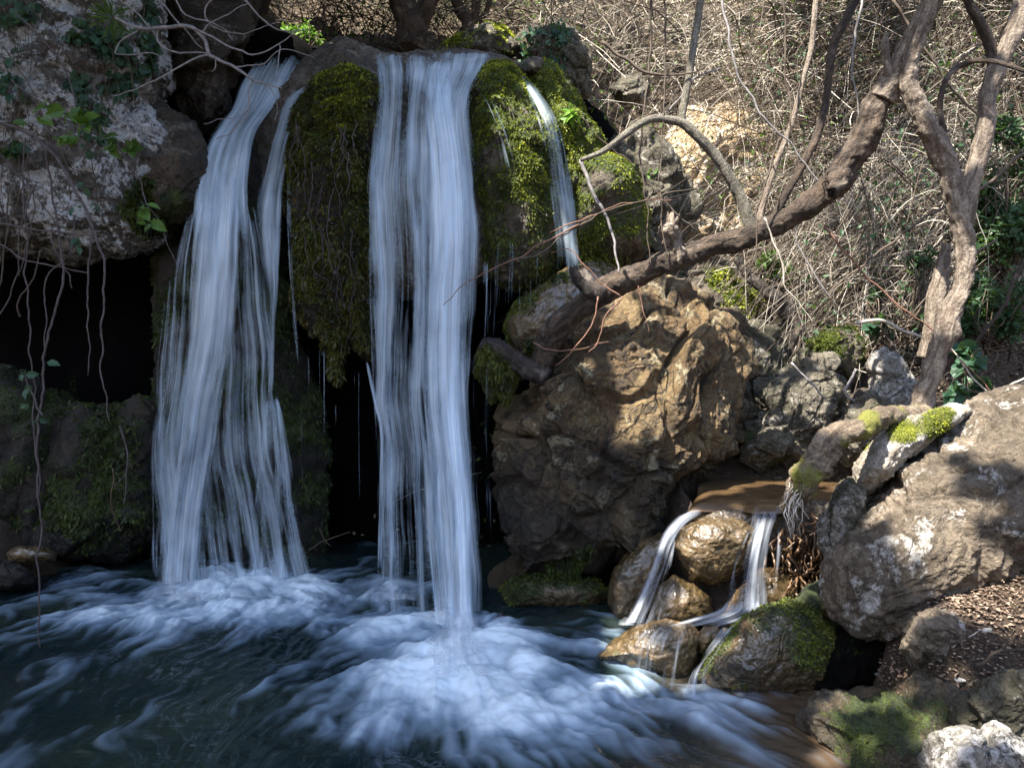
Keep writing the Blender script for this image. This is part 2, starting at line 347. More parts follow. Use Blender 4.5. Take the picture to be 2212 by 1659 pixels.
def tufts(key, mat, n, size, hang=.6, lo=.45, win=None, name='moss', label=None, seed=1, wid=.22, parent=True, spread=.5):
    """small fronds growing out of the mossy part of a rock"""
    v, f, nr, mo, X, Y, o = ROCK[key]; r = np.random.default_rng(seed)
    fc = v[f].mean(1); fn = nr[f].mean(1); fm = mo[f].mean(1); fx = X[f].mean(1); fy = Y[f].mean(1)
    ok = (fm > lo) & (fn[:, 1] < .45)
    if win: ok &= (fx > win[0]) & (fx < win[2]) & (fy > win[1]) & (fy < win[3])
    idx = np.nonzero(ok)[0]
    if len(idx) == 0: return None
    ar = np.linalg.norm(np.cross(v[f[idx, 1]]-v[f[idx, 0]], v[f[idx, 2]]-v[f[idx, 0]]), axis=1)*np.clip(fm[idx]-lo+.15, .1, 1)
    k = r.choice(idx, n, p=ar/ar.sum())
    b = r.random((n, 2)); b = np.where(b.sum(1, keepdims=True) > 1, 1-b, b)
    p = v[f[k, 0]]+(v[f[k, 1]]-v[f[k, 0]])*b[:, :1]+(v[f[k, 2]]-v[f[k, 0]])*b[:, 1:]
    nn = fn[k]; p = p-nn*.004
    d = nn*(1-hang*.6)+np.array((0, 0, -1.0))*hang+r.normal(0, spread, (n, 3)); d /= np.linalg.norm(d, axis=1, keepdims=True)
    L = size*(.5+r.random(n)**2*1.6)[:, None]
    sd = np.cross(d, r.normal(0, 1, (n, 3))); sd /= np.linalg.norm(sd, axis=1, keepdims=True)
    wv = sd*L*wid
    mid = p+d*L*.5+np.array((0, 0, -.12*hang))*L
    V = np.stack([p-wv*.5, p+wv*.5, mid+wv, p+d*L+np.array((0, 0, -.4*hang))*L, mid-wv], 1).reshape(-1, 3)
    i = np.arange(n)[:, None]*5
    Fc = np.vstack([i+np.array([[0, 1, 2]]), i+np.array([[0, 2, 4]]), i+np.array([[4, 2, 3]])])
    cl = np.clip(.5+1.3*fbm(p, 7, 3, seed)+r.normal(0, .22, n), 0, 1)
    t = mesh(name, V, Fc, M[mat], o if parent else None, {'rnd': np.repeat(cl, 5)})
    if parent:
        t['kind'] = 'stuff'
    if label: t['label'] = label
    return t

# ------------------------------------------------------------------ terrain
def gz(x, y):
    p = np.stack([x, y, 0*x], -1)
    left = sstep(1.3, .3, x)                              # plateau above the falls
    zl = np.where(y < 9, 4.0+(y-6)*.28, 4.84+(y-9)*1.35)
    zl = zl+np.clip(-x-2.2, 0, 6)*.55
    zr = np.where(y < 5.2, .55, .55+(y-5.2)*.98); zr = np.where(y > 7.2, 2.52+(y-7.2)*1.35, zr)
    zr = zr+np.clip(x-2.0, 0, 20)*.42*sstep(3.9, 5.2, y)
    zb = left*zl+(1-left)*zr
    front = -.45
    rb = sstep(1.35, 2.0, x+.12*(y-3))*sstep(5.0, 1.0, y)
    zf = front+(.92+np.clip(x-2.0, 0, 20)*.25+.12*(y-2.8))*sstep(1.45, 1.85, x-(y-3.2)*.25)*(.1+.9*sstep(0, .45, y-3.0+.38*sstep(1.45, 1.85, x)))
    yb = np.where(left > .5, 6.3, 4.35)
    yb = 4.15+left*3.6
    k = sstep(0, .45, y-yb)
    z = zf*(1-k)+zb*k
    z = z+np.where(x < -2.9-.0*y, 1, 0)*sstep(-2.9, -4.2, x)*sstep(4.2, 5.6, y)*1.0
    rise = np.clip(np.abs(x)-9, 0, 60)*.8+np.clip(-1-y, 0, 60)*.5*sstep(-1, -4, y)
    z = z+.10*fbm(p, .9, 4, 4)+.03*fbm(p, 5, 4, 8)+np.minimum(rise, 25)*.6
    return z
ax = np.concatenate([np.linspace(-70, -7, 24)[:-1], np.linspace(-7, 8, 330), np.linspace(8, 70, 24)[1:]])
ay = np.concatenate([np.linspace(-60, 1, 24)[:-1], np.linspace(1, 14, 300), np.linspace(14, 90, 40)[1:]])
gx, gy = np.meshgrid(ax, ay); g = np.stack([gx.ravel(), gy.ravel(), np.minimum(gz(gx.ravel(), gy.ravel()), 28)], -1)
ny, nx = gx.shape; i = (np.arange(ny-1)[:, None]*nx+np.arange(nx-1)).ravel()
gf = np.stack([i, i+1, i+nx+1, i+nx], -1)
tag(mesh('ground', g, gf, M['earth'], attrs={'moss': np.clip(.15+.5*fbm(g, .8, 3, 2), 0, 1)*(g[:, 1] > 4.6)}), kind='structure')

# ------------------------------------------------------------------ pool water: streak foam carried along the flow
def wpt(x, y): d = CAMZ*F/(y-HZ); return np.array(((x-PW/2)*d/F, d))
nx, ny = 1150, 640; x0, x1, y0, y1 = -4.6, 2.1, 1.7, 6.5
gx, gy = np.meshgrid(np.linspace(x0, x1, nx), np.linspace(y0, y1, ny))
srcs = []
for (px, py, rr, st) in [(430, 1262, .30, 1.0), (520, 1262, .3, .7), (620, 1256, .25, .45), (960, 1400, .32, 1.15), (1010, 1385, .25, 1.2), (850, 1275, .25, .6), (1360, 1345, .2, .5), (1490, 1500, .12, .35)]:
    srcs.append((*wpt(px, py), rr, st))
vx = np.full(gx.shape, .10); vy = np.full(gx.shape, -.18)
pp = np.stack([gx, gy, 0*gx], -1)
env = np.zeros(gx.shape)
for (sx_, sy_, rr, st) in srcs:
    dx, dy = gx-sx_, gy-sy_; r2 = dx*dx+dy*dy
    k = st*.42/(1+r2/.35); r1 = np.sqrt(r2)+.05
    vx += k*dx/r1; vy += k*dy/r1
ncurl = fbm(pp.reshape(-1, 3), 1.7, 3, 31).reshape(gx.shape)
cy_, cx_ = np.gradient(ncurl, y1/ny, x1/nx)
sc_ = (x1-x0)/nx
vx += .055*np.gradient(ncurl, axis=0)/((y1-y0)/ny); vy -= .055*np.gradient(ncurl, axis=1)/sc_
vm = np.sqrt(vx*vx+vy*vy)+1e-6; ux, uy = vx/vm, vy/vm
wn = rng.random(gx.shape)
def blur(a, k):
    for axs in (0, 1):
        c = np.cumsum(np.concatenate([np.repeat(np.take(a, [0], axs), k+1, axs), a, np.repeat(np.take(a, [-1], axs), k, axs)], axs), axs)
        a = (np.take(c, range(2*k+1, c.shape[axs]), axs)-np.take(c, range(0, c.shape[axs]-2*k-1), axs))/(2*k+1)
    return a
def lic(nz, steps, h=1.4):
    acc = nz.copy(); w = 1.0
    ii, jj = np.meshgrid(np.arange(ny, dtype=float), np.arange(nx, dtype=float), indexing='ij')
    for sg in (1, -1):
        pi_, pj = ii.copy(), jj.copy()
        for k in range(steps):
            a = np.clip(pi_.astype(int), 0, ny-1); b = np.clip(pj.astype(int), 0, nx-1)
            pi_ += sg*h*uy[a, b]*(ny/(y1-y0))/(nx/(x1-x0)); pj += sg*h*ux[a, b]
            a = np.clip(pi_.astype(int), 0, ny-1); b = np.clip(pj.astype(int), 0, nx-1)
            wt = .5+.5*math.cos(math.pi*k/steps); acc += wt*nz[a, b]; w += wt
    return acc/w
def norm(a): return (a-a.mean())/a.std()
L1 = norm(lic(blur(wn, 1), 16)); L2 = norm(lic(blur(rng.random(gx.shape), 3), 26)); L3 = norm(lic(blur(rng.random(gx.shape), 9), 44))
L4 = norm(blur(fbm(pp.reshape(-1, 3), 2.4, 5, 41).reshape(gx.shape), 2))
def gauss(px, py, rx, ry, amp):
    c = wpt(px, py); return amp*np.exp(-(((gx-c[0])/rx)**2+((gy-c[1])/ry)**2))
env = gauss(470, 1275, .95, .50, 1.5)+gauss(330, 1330, .8, .35, .8)+gauss(560, 1335, .75, .22, .6)+gauss(640, 1280, .6, .4, .6)
env += gauss(1000, 1410, .26, .34, 1.5)+gauss(430, 1282, .5, .25, .8)+gauss(600, 1268, .4, .2, .5)
env += gauss(1010, 1440, .42, .48, 1.9)+gauss(930, 1350, .6, .55, 1.0)+gauss(800, 1290, .5, .35, .75)+gauss(1100, 1520, .9, .38, 1.0)+gauss(900, 1560, .7, .3, .55)
env += gauss(1330, 1370, .3, .35, .55)+gauss(1400, 1490, .45, .22, .8)+gauss(850, 1420, .6, .5, .5)+gauss(250, 1400, .8, .6, .35)+gauss(1500, 1530, .4, .2, .5)+gauss(1100, 1610, .9, .25, .35)
fo = env*.45-.20+(.10*L3+.10*L2+.05*L1+.13*L4)*np.clip(.45+env*.7, 0, 1)
foam = np.clip(fo, 0, 1); foam = 1-np.exp(-foam*1.5)
wisp = np.clip(.08*L2+.06*L3+.08*L4+.04*L1-.17+.12*env, 0, .18)
foam *= np.clip(.80+.13*L4+.10*norm(fbm(pp.reshape(-1, 3)+.12*np.stack([L4.ravel(), L3.ravel(), 0*L4.ravel()], -1), 7.5, 4, 44).reshape(gx.shape)), .35, 1)
foam = blur(np.clip(np.maximum(foam, wisp), 0, 1), 2)
zz = .012*fbm(pp.reshape(-1, 3)*np.array((1, 1.4, 1)), 5.5, 4, 47).reshape(gx.shape)*np.clip(env*1.6, 0, 2)+.010*L3*np.clip(env+.25, 0, 1)+.016*L4*np.clip(env+.3, .25, 1)+.004*L2
for (sx_, sy_, rr, st) in srcs:
    zz += .008*st*np.exp(-((gx-sx_)**2+(gy-sy_)**2)/rr**2)
v = np.stack([gx.ravel(), gy.ravel(), blur(zz, 1).ravel()], -1)
i = (np.arange(ny-1)[:, None]*nx+np.arange(nx-1)).ravel(); wf = np.stack([i, i+1, i+nx+1, i+nx], -1)
shal = sstep(.4, 1.3, v[:, 0]+.35*fbm(v, 1.5, 3, 3)-.25*(v[:, 1]-3.4))
m = N('pool water'); fa = m.attr('foam'); shd = m.attr('shallow'); p = m.pos()
wc = m.mix(m.ramp(m.noise(p, 1.1, 3), .35, .7), (.007, .015, .017), (.02, .03, .022)); wc = m.mix(shd, wc, m.mix(m.noise(p, 5, 5), (.035, .022, .012), (.085, .058, .036)))
bp = m.n('Bump', {'Strength': .35, 'Distance': .02, 'Height': m.noise(m.n('Mapping', {'Vector': p, 'Scale': (1, 2.2, 1)}).outputs[0], 9, 4, .5, .5)})
ws = m.n('BsdfPrincipled', {'Base Color': wc, 'Roughness': .16, 'IOR': 1.33, 'Normal': bp.outputs[0]})
fs = m.n('BsdfDiffuse', {'Color': m.mix(m.ramp(fa, .2, .8), (.42, .57, .75), (.84, .94, 1.0))})
m.finish(m.n('MixShader', {0: fa, 1: ws.outputs[0], 2: fs.outputs[0]}).outputs[0]); M['pool'] = m.m
tag(mesh('pool_water', v, wf, M['pool'], attrs={'foam': foam.ravel(), 'shallow': shal}, base=(0, 3, 0)), kind='structure')
#PART2
# ------------------------------------------------------------------ cliffs and boulders
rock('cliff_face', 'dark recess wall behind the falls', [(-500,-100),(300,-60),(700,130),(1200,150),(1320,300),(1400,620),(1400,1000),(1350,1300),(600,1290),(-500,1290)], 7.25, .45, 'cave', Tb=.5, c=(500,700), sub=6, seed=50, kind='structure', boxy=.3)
rock('cliff', 'tall pale grey limestone cliff overhanging the dark cave', [(-700,-500),(200,-500),(345,-150),(350,60),(365,170),(330,215),(395,300),(425,350),(405,400),(390,450),(375,500),(360,520),(320,540),(250,556),(180,560),(100,548),(20,540),(-100,560),(-700,520)],
     6.2, 1.0, 'cliff', Tb=1.0, c=(0,150), ty=-.10, sub=8, seed=51, key='cliff', facet=.05, big=.05, mid=.025, fine=.02, cat='cliff', boxy=.5, spots=[(350,460,70,.9),(370,380,40,.4),(60,190,50,.3),(330,420,60,.4)])
rock('boulder', 'rounded brown boulder beside the top of the left waterfall', [(280,235),(350,215),(400,250),(432,300),(438,360),(420,430),(395,480),(340,480),(290,400),(260,300)], 5.95, .5, 'brown', sub=7, seed=52, facet=.04, key='cl2', spots=[(380,440,50,.7)])
rock('boulder', 'dark brown rock bank behind the upper left water chute', [(330,-60),(560,-60),(560,60),(530,110),(510,180),(490,240),(440,300),(400,270),(370,200),(350,100)], 6.9, .6, 'brown', sub=7, seed=53, key='cl3', spots=[(400,150,60,.2)])
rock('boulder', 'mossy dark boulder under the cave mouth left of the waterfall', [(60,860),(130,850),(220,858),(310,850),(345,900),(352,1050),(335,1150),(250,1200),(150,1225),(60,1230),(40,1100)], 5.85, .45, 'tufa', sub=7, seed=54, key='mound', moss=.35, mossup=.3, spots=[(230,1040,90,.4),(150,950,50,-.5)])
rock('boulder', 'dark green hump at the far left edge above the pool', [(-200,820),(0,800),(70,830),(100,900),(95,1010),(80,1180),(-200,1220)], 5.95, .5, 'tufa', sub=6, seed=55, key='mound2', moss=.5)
rock('rock', 'wet reddish stone at the left pool edge', [(15,1195),(40,1178),(90,1180),(125,1192),(120,1212),(60,1222),(20,1215)], 5.25, .15, 'wet', sub=5, seed=56, facet=.022, big=.06, mid=.008, fine=.007)
rock('rock', 'low black stone in the left corner of the pool', [(-60,1225),(10,1218),(60,1235),(70,1262),(0,1275),(-60,1280)], 5.1, .2, 'tufa', sub=5, seed=57)
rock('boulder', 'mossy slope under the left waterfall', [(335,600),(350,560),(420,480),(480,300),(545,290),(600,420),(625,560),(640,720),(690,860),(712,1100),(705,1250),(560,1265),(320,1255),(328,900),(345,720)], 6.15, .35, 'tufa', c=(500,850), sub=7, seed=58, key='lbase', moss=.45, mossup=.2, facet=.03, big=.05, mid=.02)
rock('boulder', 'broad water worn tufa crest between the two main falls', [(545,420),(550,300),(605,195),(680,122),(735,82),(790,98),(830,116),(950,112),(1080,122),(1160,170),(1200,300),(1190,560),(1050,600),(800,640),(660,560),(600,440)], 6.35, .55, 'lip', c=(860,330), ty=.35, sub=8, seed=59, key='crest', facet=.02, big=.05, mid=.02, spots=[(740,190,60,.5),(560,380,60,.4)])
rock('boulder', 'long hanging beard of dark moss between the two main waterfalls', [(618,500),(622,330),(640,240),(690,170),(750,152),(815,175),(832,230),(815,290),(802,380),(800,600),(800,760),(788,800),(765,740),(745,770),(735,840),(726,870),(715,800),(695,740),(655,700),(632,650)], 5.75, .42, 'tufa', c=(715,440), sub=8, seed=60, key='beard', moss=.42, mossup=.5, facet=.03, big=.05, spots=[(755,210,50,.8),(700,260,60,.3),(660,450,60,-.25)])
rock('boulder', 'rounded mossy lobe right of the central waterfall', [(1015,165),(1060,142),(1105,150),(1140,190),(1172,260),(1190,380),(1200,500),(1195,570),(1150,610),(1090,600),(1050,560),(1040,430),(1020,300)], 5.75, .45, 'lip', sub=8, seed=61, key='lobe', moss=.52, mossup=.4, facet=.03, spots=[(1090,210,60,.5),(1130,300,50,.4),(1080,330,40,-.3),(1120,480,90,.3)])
rock('boulder', 'steep slope of sunlit yellow moss right of the thin waterfall', [(1135,165),(1165,138),(1195,150),(1240,200),(1300,270),(1345,360),(1388,450),(1392,540),(1350,600),(1270,610),(1225,600),(1235,450),(1200,320),(1160,230)], 6.0, .4, 'lip', sub=8, seed=62, key='slope', moss=.62, mossup=.2, facet=.03)
rock('boulder', 'dark moss covered rock crowning the lip of the falls', [(945,112),(975,88),(1010,72),(1055,55),(1090,62),(1112,90),(1120,120),(1090,135),(1010,124)], 7.2, .35, 'mixed', sub=6, seed=63, key='top1', mossup=.55, moss=.1)
rock('boulder', 'pitted grey boulder with ivy at the upper right of the falls', [(1120,95),(1150,72),(1195,58),(1245,72),(1275,110),(1280,160),(1270,205),(1235,225),(1180,190),(1140,150)], 6.9, .35, 'mixed', sub=7, seed=64, key='top2')
rock('rock', 'small smooth tan stone beside the thin waterfall', [(1108,152),(1140,130),(1172,128),(1180,145),(1160,158),(1120,165)], 5.9, .16, 'lip', sub=5, seed=65, spots=[(1130,148,20,.6)])
rock('boulder', 'knobbly grey boulder in the thicket', [(1320,190),(1345,165),(1385,160),(1405,190),(1400,225),(1340,230)], 7.6, .3, 'mixed', sub=6, seed=66)
rock('boulder', 'dark hollowed rock between yellow moss and ochre face', [(1300,290),(1370,280),(1440,300),(1470,400),(1460,520),(1440,600),(1380,600),(1370,450)], 6.7, .4, 'mixed', sub=7, seed=67, facet=.12)
rock('cliff', 'sunlit ochre rock wall behind the bare branches', [(1385,560),(1410,420),(1440,300),(1500,235),(1600,230),(1680,280),(1720,380),(1690,470),(1640,560),(1560,620),(1440,640)], 7.7, .5, 'ochre', sub=7, seed=68, key='ochre', moss=.05, mossup=.1, facet=.1, spots=[(1620,400,60,.5)], cat='cliff')
rock('boulder', 'wet slab streaked with green below the ochre wall', [(1395,585),(1500,560),(1600,560),(1650,620),(1675,700),(1660,760),(1570,740),(1480,680)], 6.8, .4, 'lip', sub=7, seed=69, moss=.2, spots=[(1620,640,60,.7)], key='slab')
# centre right
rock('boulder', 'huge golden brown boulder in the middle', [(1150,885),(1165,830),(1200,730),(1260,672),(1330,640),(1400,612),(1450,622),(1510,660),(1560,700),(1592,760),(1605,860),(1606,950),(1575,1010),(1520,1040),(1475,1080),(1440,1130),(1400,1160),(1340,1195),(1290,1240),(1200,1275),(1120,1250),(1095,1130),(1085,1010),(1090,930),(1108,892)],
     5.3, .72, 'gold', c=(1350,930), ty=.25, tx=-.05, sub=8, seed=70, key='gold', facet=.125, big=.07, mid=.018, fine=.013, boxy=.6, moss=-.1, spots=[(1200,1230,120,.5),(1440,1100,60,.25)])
rock('boulder', 'wet mossy rock wedged beneath the fallen trunk', [(1098,700),(1120,655),(1165,615),(1210,583),(1280,562),(1325,580),(1345,625),(1300,680),(1210,740),(1180,780),(1120,770),(1098,740)], 5.55, .35, 'wet', sub=7, seed=71, key='under', moss=.2, spots=[(1130,690,60,.5)], facet=.022, big=.06, mid=.008, fine=.007)
rock('rock', 'low mossy slab at the foot of the golden boulder', [(1082,1268),(1110,1247),(1160,1242),(1230,1248),(1290,1256),(1325,1285),(1290,1310),(1200,1318),(1095,1312)], 4.95, .22, 'wet', sub=7, seed=72, key='lowslab', moss=.45, mossup=.5, facet=.022, big=.06, mid=.008, fine=.007)
rock('boulder', 'flat topped wet rock right behind the golden boulder', [(1575,690),(1620,700),(1660,720),(1708,765),(1722,830),(1690,910),(1640,980),(1598,980),(1580,860)], 5.9, .4, 'mixed', ty=.15, sub=7, seed=73, key='j1', facet=.1)
rock('boulder', 'grey green faceted boulder above the small stream pool', [(1580,1000),(1640,900),(1690,815),(1740,785),(1790,785),(1832,840),(1862,890),(1858,950),(1800,1000),(1740,1022),(1640,1030)], 5.5, .4, 'mixed', sub=8, seed=74, key='j2', facet=.11, spots=[(1660,1010,80,.4),(1720,810,40,.3)])
rock('rock', 'pointed grey rock left of the live tree', [(1872,870),(1888,800),(1905,772),(1928,765),(1950,800),(1985,850),(1990,910),(1900,930),(1868,910)], 5.2, .25, 'pale', sub=6, seed=75, facet=.1)
rock('rock', 'flat purple grey rock behind the mossy root', [(1800,960),(1830,890),(1880,850),(1930,880),(1945,920),(1900,985),(1830,1000)], 5.0, .2, 'mixed', sub=6, seed=76, facet=.08)
rock('rock', 'small brown stone beside the grey green boulder', [(1830,860),(1855,842),(1895,845),(1905,868),(1880,890),(1840,890)], 5.1, .12, 'brown', sub=5, seed=77)
rock('rock', 'bright moss cushion stone on the far bank', [(1752,740),(1790,712),(1840,712),(1862,740),(1866,790),(1840,830),(1790,800),(1760,770)], 5.65, .22, 'lip', sub=7, seed=78, key='cush', moss=.5, mossup=.3)
rock('boulder', 'huge grey tan boulder leaning at the right edge', [(1792,1240),(1800,1190),(1842,1120),(1862,1080),(1905,1020),(1955,965),(2010,920),(2080,880),(2130,858),(2230,850),(2400,870),(2600,1000),(2550,1180),(2330,1215),(2212,1218),(2150,1260),(2070,1300),(2030,1325),(1965,1372),(1900,1378),(1850,1368),(1808,1310)],
     4.0, .75, 'big', c=(2080,1120), ty=.32, tx=.25, sub=8, seed=80, key='big', facet=.045, big=.07, mid=.016, fine=.012, boxy=.6, moss=-.35, mossup=.15, spots=[(2025,905,45,.6),(2150,885,40,.4)])
rock('boulder', 'sunlit smooth boulder rib with yellow moss behind the huge grey one', [(1836,1064),(1842,1020),(1868,983),(1905,943),(1965,903),(2060,872),(2110,885),(2020,940),(1950,1000),(1905,1050),(1868,1076)], 3.95, .28, 'rib', c=(1925,985), sub=7, seed=81, key='rib', facet=.015, big=.05, moss=-.15, spots=[(2025,905,40,.9),(1885,975,28,.7),(1945,935,36,.8)])
rock('boulder', 'smooth grey green rib between the pitted rock and the huge grey boulder', [(1792,1160),(1796,1090),(1818,1042),(1838,1030),(1872,1056),(1868,1100),(1846,1160),(1822,1205),(1802,1200)], 3.8, .16, 'mixed', sub=7, seed=99, facet=.02, moss=.1)
rock('rock', 'pitted pale rock between roots and the huge grey boulder', [(1764,1180),(1772,1120),(1790,1080),(1812,1090),(1820,1160),(1812,1206),(1785,1200)], 3.85, .15, 'pale', sub=6, seed=82, facet=.1)
# small cascade
rock('rock', 'arched wet ledge at the lip of the small cascade', [(1488,1125),(1510,1104),(1550,1092),(1600,1096),(1640,1118),(1700,1112),(1715,1140),(1680,1180),(1600,1140),(1530,1120)], 4.55, .18, 'wet', sub=7, seed=83, facet=.022, big=.06, mid=.008, fine=.007)
rock('boulder', 'glistening wet boulder under the small cascade ledge', [(1455,1180),(1470,1140),(1520,1118),(1580,1120),(1632,1140),(1650,1165),(1625,1205),(1600,1235),(1550,1255),(1495,1245),(1465,1205)], 4.4, .26, 'wet', sub=7, seed=84, facet=.022, big=.06, mid=.008, fine=.007)
rock('rock', 'dark brown rock slope left of the small cascade', [(1315,1290),(1320,1235),(1345,1205),(1400,1160),(1450,1150),(1455,1215),(1420,1290),(1380,1345),(1330,1335)], 4.65, .22, 'wet', sub=6, seed=85, moss=.1, facet=.022, big=.06, mid=.008, fine=.007)
rock('rock', 'rounded brown stone at the centre of the small cascade', [(1400,1330),(1420,1270),(1455,1240),(1500,1258),(1535,1290),(1540,1345),(1470,1368),(1410,1360)], 4.35, .22, 'wet', sub=6, seed=86, facet=.022, big=.06, mid=.008, fine=.007)
rock('boulder', 'sunlit orange wet boulder at the front of the small cascade', [(1288,1420),(1330,1385),(1380,1350),(1440,1335),(1495,1338),(1520,1375),(1515,1420),(1500,1465),(1455,1488),(1390,1475),(1330,1440)], 4.0, .28, 'wet', sub=7, seed=87, key='front', facet=.022, big=.06, mid=.008, fine=.007)
rock('rock', 'small dark stone between the orange and the mossy boulder', [(1505,1375),(1520,1352),(1550,1350),(1562,1370),(1545,1400),(1515,1410)], 3.85, .1, 'wet', sub=5, seed=88, facet=.022, big=.06, mid=.008, fine=.007)
rock('boulder', 'moss covered boulder right of the small cascade', [(1500,1460),(1520,1420),(1560,1385),(1610,1330),(1650,1302),(1700,1292),(1755,1312),(1815,1360),(1845,1420),(1840,1490),(1790,1530),(1640,1535),(1530,1510)], 3.8, .35, 'wet', sub=8, seed=89, key='mossb', moss=.38, mossup=.45, facet=.022, big=.06, mid=.008, fine=.007)
rock('rock', 'green wet rock behind the moss covered boulder', [(1715,1300),(1735,1270),(1775,1258),(1812,1290),(1832,1350),(1820,1390),(1760,1340)], 4.05, .16, 'wet', sub=6, seed=90, moss=.45, key='gwet', facet=.022, big=.06, mid=.008, fine=.007)
rock('rock', 'pale wet rock catching the right strand of the small cascade', [(1560,1330),(1590,1270),(1640,1220),(1700,1230),(1730,1290),(1700,1345),(1600,1370)], 4.3, .2, 'wet', sub=6, seed=91, facet=.022, big=.06, mid=.008, fine=.007)
rock('rock', 'dark earth bank under the tangled roots', [(1640,1130),(1720,1080),(1800,1100),(1830,1200),(1870,1330),(1760,1340),(1690,1290),(1640,1200)], 4.55, .22, 'brown', sub=6, seed=92)
rock('boulder', 'rock coloured black as painted shade in the gap below the huge grey boulder', [(1780,1400),(1830,1330),(1980,1330),(2060,1400),(2040,1500),(1800,1560),(1720,1560)], 3.65, .2, 'cave', sub=6, seed=93)  # near-black block paints the shade under the boulder
rock('rock', 'rounded grey stone at the end of the leaf strewn bank', [(1945,1400),(1955,1362),(1985,1330),(2035,1313),(2078,1330),(2085,1390),(2040,1430),(1975,1440)], 3.12, .16, 'big', sub=7, seed=94)
rock('boulder', 'long wet slab with green moss along the bottom right edge', [(1742,1540),(1765,1515),(1830,1500),(1900,1472),(1975,1435),(2040,1418),(2110,1425),(2140,1470),(2250,1520),(2500,1560),(2500,1900),(1820,1900),(1775,1680),(1755,1600)], 3.1, .42, 'slab', c=(2060,1680), ty=.2, sub=8, seed=95, key='slab2', facet=.04, mid=.04, moss=.05, mossup=.15, spots=[(1840,1570,90,.27),(1810,1640,70,.3),(1950,1600,90,.22),(1900,1520,60,.2),(2050,1560,60,.2)])
rock('boulder', 'dark speckled rock in the bottom right corner', [(2060,1560),(2085,1500),(2130,1455),(2190,1440),(2300,1450),(2450,1600),(2300,1680),(2120,1640)], 2.9, .25, 'mixed', sub=7, seed=96, facet=.06)
rock('rock', 'white sunlit limestone rock at the bottom right corner', [(1995,1720),(2010,1650),(2040,1612),(2085,1592),(2112,1618),(2145,1592),(2180,1584),(2260,1620),(2350,1700),(2350,1900),(2000,1900)], 2.45, .2, 'pale', sub=7, seed=97, facet=.09)

# ------------------------------------------------------------------ moss fronds on the rocks
rock('moss_clump', 'dripping clump of moss on the broken log stub beside the central fall', [(1030,750),(1050,735),(1085,742),(1115,770),(1122,800),(1105,835),(1092,870),(1078,845),(1062,862),(1048,825),(1034,800)], 5.1, .14, 'tufa', sub=7, seed=98, key='clump', moss=.7, facet=.02, cat='moss')
tufts('clump', 'moss_leaf', 9000, .02, .9, .3, seed=30); tufts('clump', 'moss_dark', 5000, .018, .9, .2, seed=31)
tufts('beard', 'moss_dark', 60000, .021, .85, .08, seed=2); tufts('beard', 'moss_leaf', 46000, .020, .8, .30, seed=3)
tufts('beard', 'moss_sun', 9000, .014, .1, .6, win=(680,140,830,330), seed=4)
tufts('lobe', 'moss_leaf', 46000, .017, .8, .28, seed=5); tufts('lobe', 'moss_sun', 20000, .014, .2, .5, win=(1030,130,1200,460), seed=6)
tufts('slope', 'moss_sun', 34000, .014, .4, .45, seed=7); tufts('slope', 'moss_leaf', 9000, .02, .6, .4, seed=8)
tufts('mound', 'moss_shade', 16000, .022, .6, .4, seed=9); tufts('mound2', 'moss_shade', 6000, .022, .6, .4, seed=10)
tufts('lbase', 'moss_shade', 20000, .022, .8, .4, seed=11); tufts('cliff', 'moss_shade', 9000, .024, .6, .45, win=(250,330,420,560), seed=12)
tufts('under', 'moss_leaf', 7000, .02, .7, .4, seed=13); tufts('lowslab', 'moss_leaf', 6000, .018, .3, .5, seed=14)
tufts('mossb', 'moss_leaf', 22000, .013, .4, .45, seed=15); tufts('cush', 'moss_leaf', 9000, .014, .2, .45, seed=16)
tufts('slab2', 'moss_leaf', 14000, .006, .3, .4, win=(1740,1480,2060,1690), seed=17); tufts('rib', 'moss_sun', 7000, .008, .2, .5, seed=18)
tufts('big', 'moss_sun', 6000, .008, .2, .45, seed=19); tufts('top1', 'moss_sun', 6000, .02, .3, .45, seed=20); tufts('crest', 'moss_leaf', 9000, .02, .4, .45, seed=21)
tufts('slab', 'moss_sun', 5000, .02, .5, .5, seed=22); tufts('gold', 'moss_shade', 6000, .018, .5, .5, win=(1080,1100,1500,1300), seed=23)

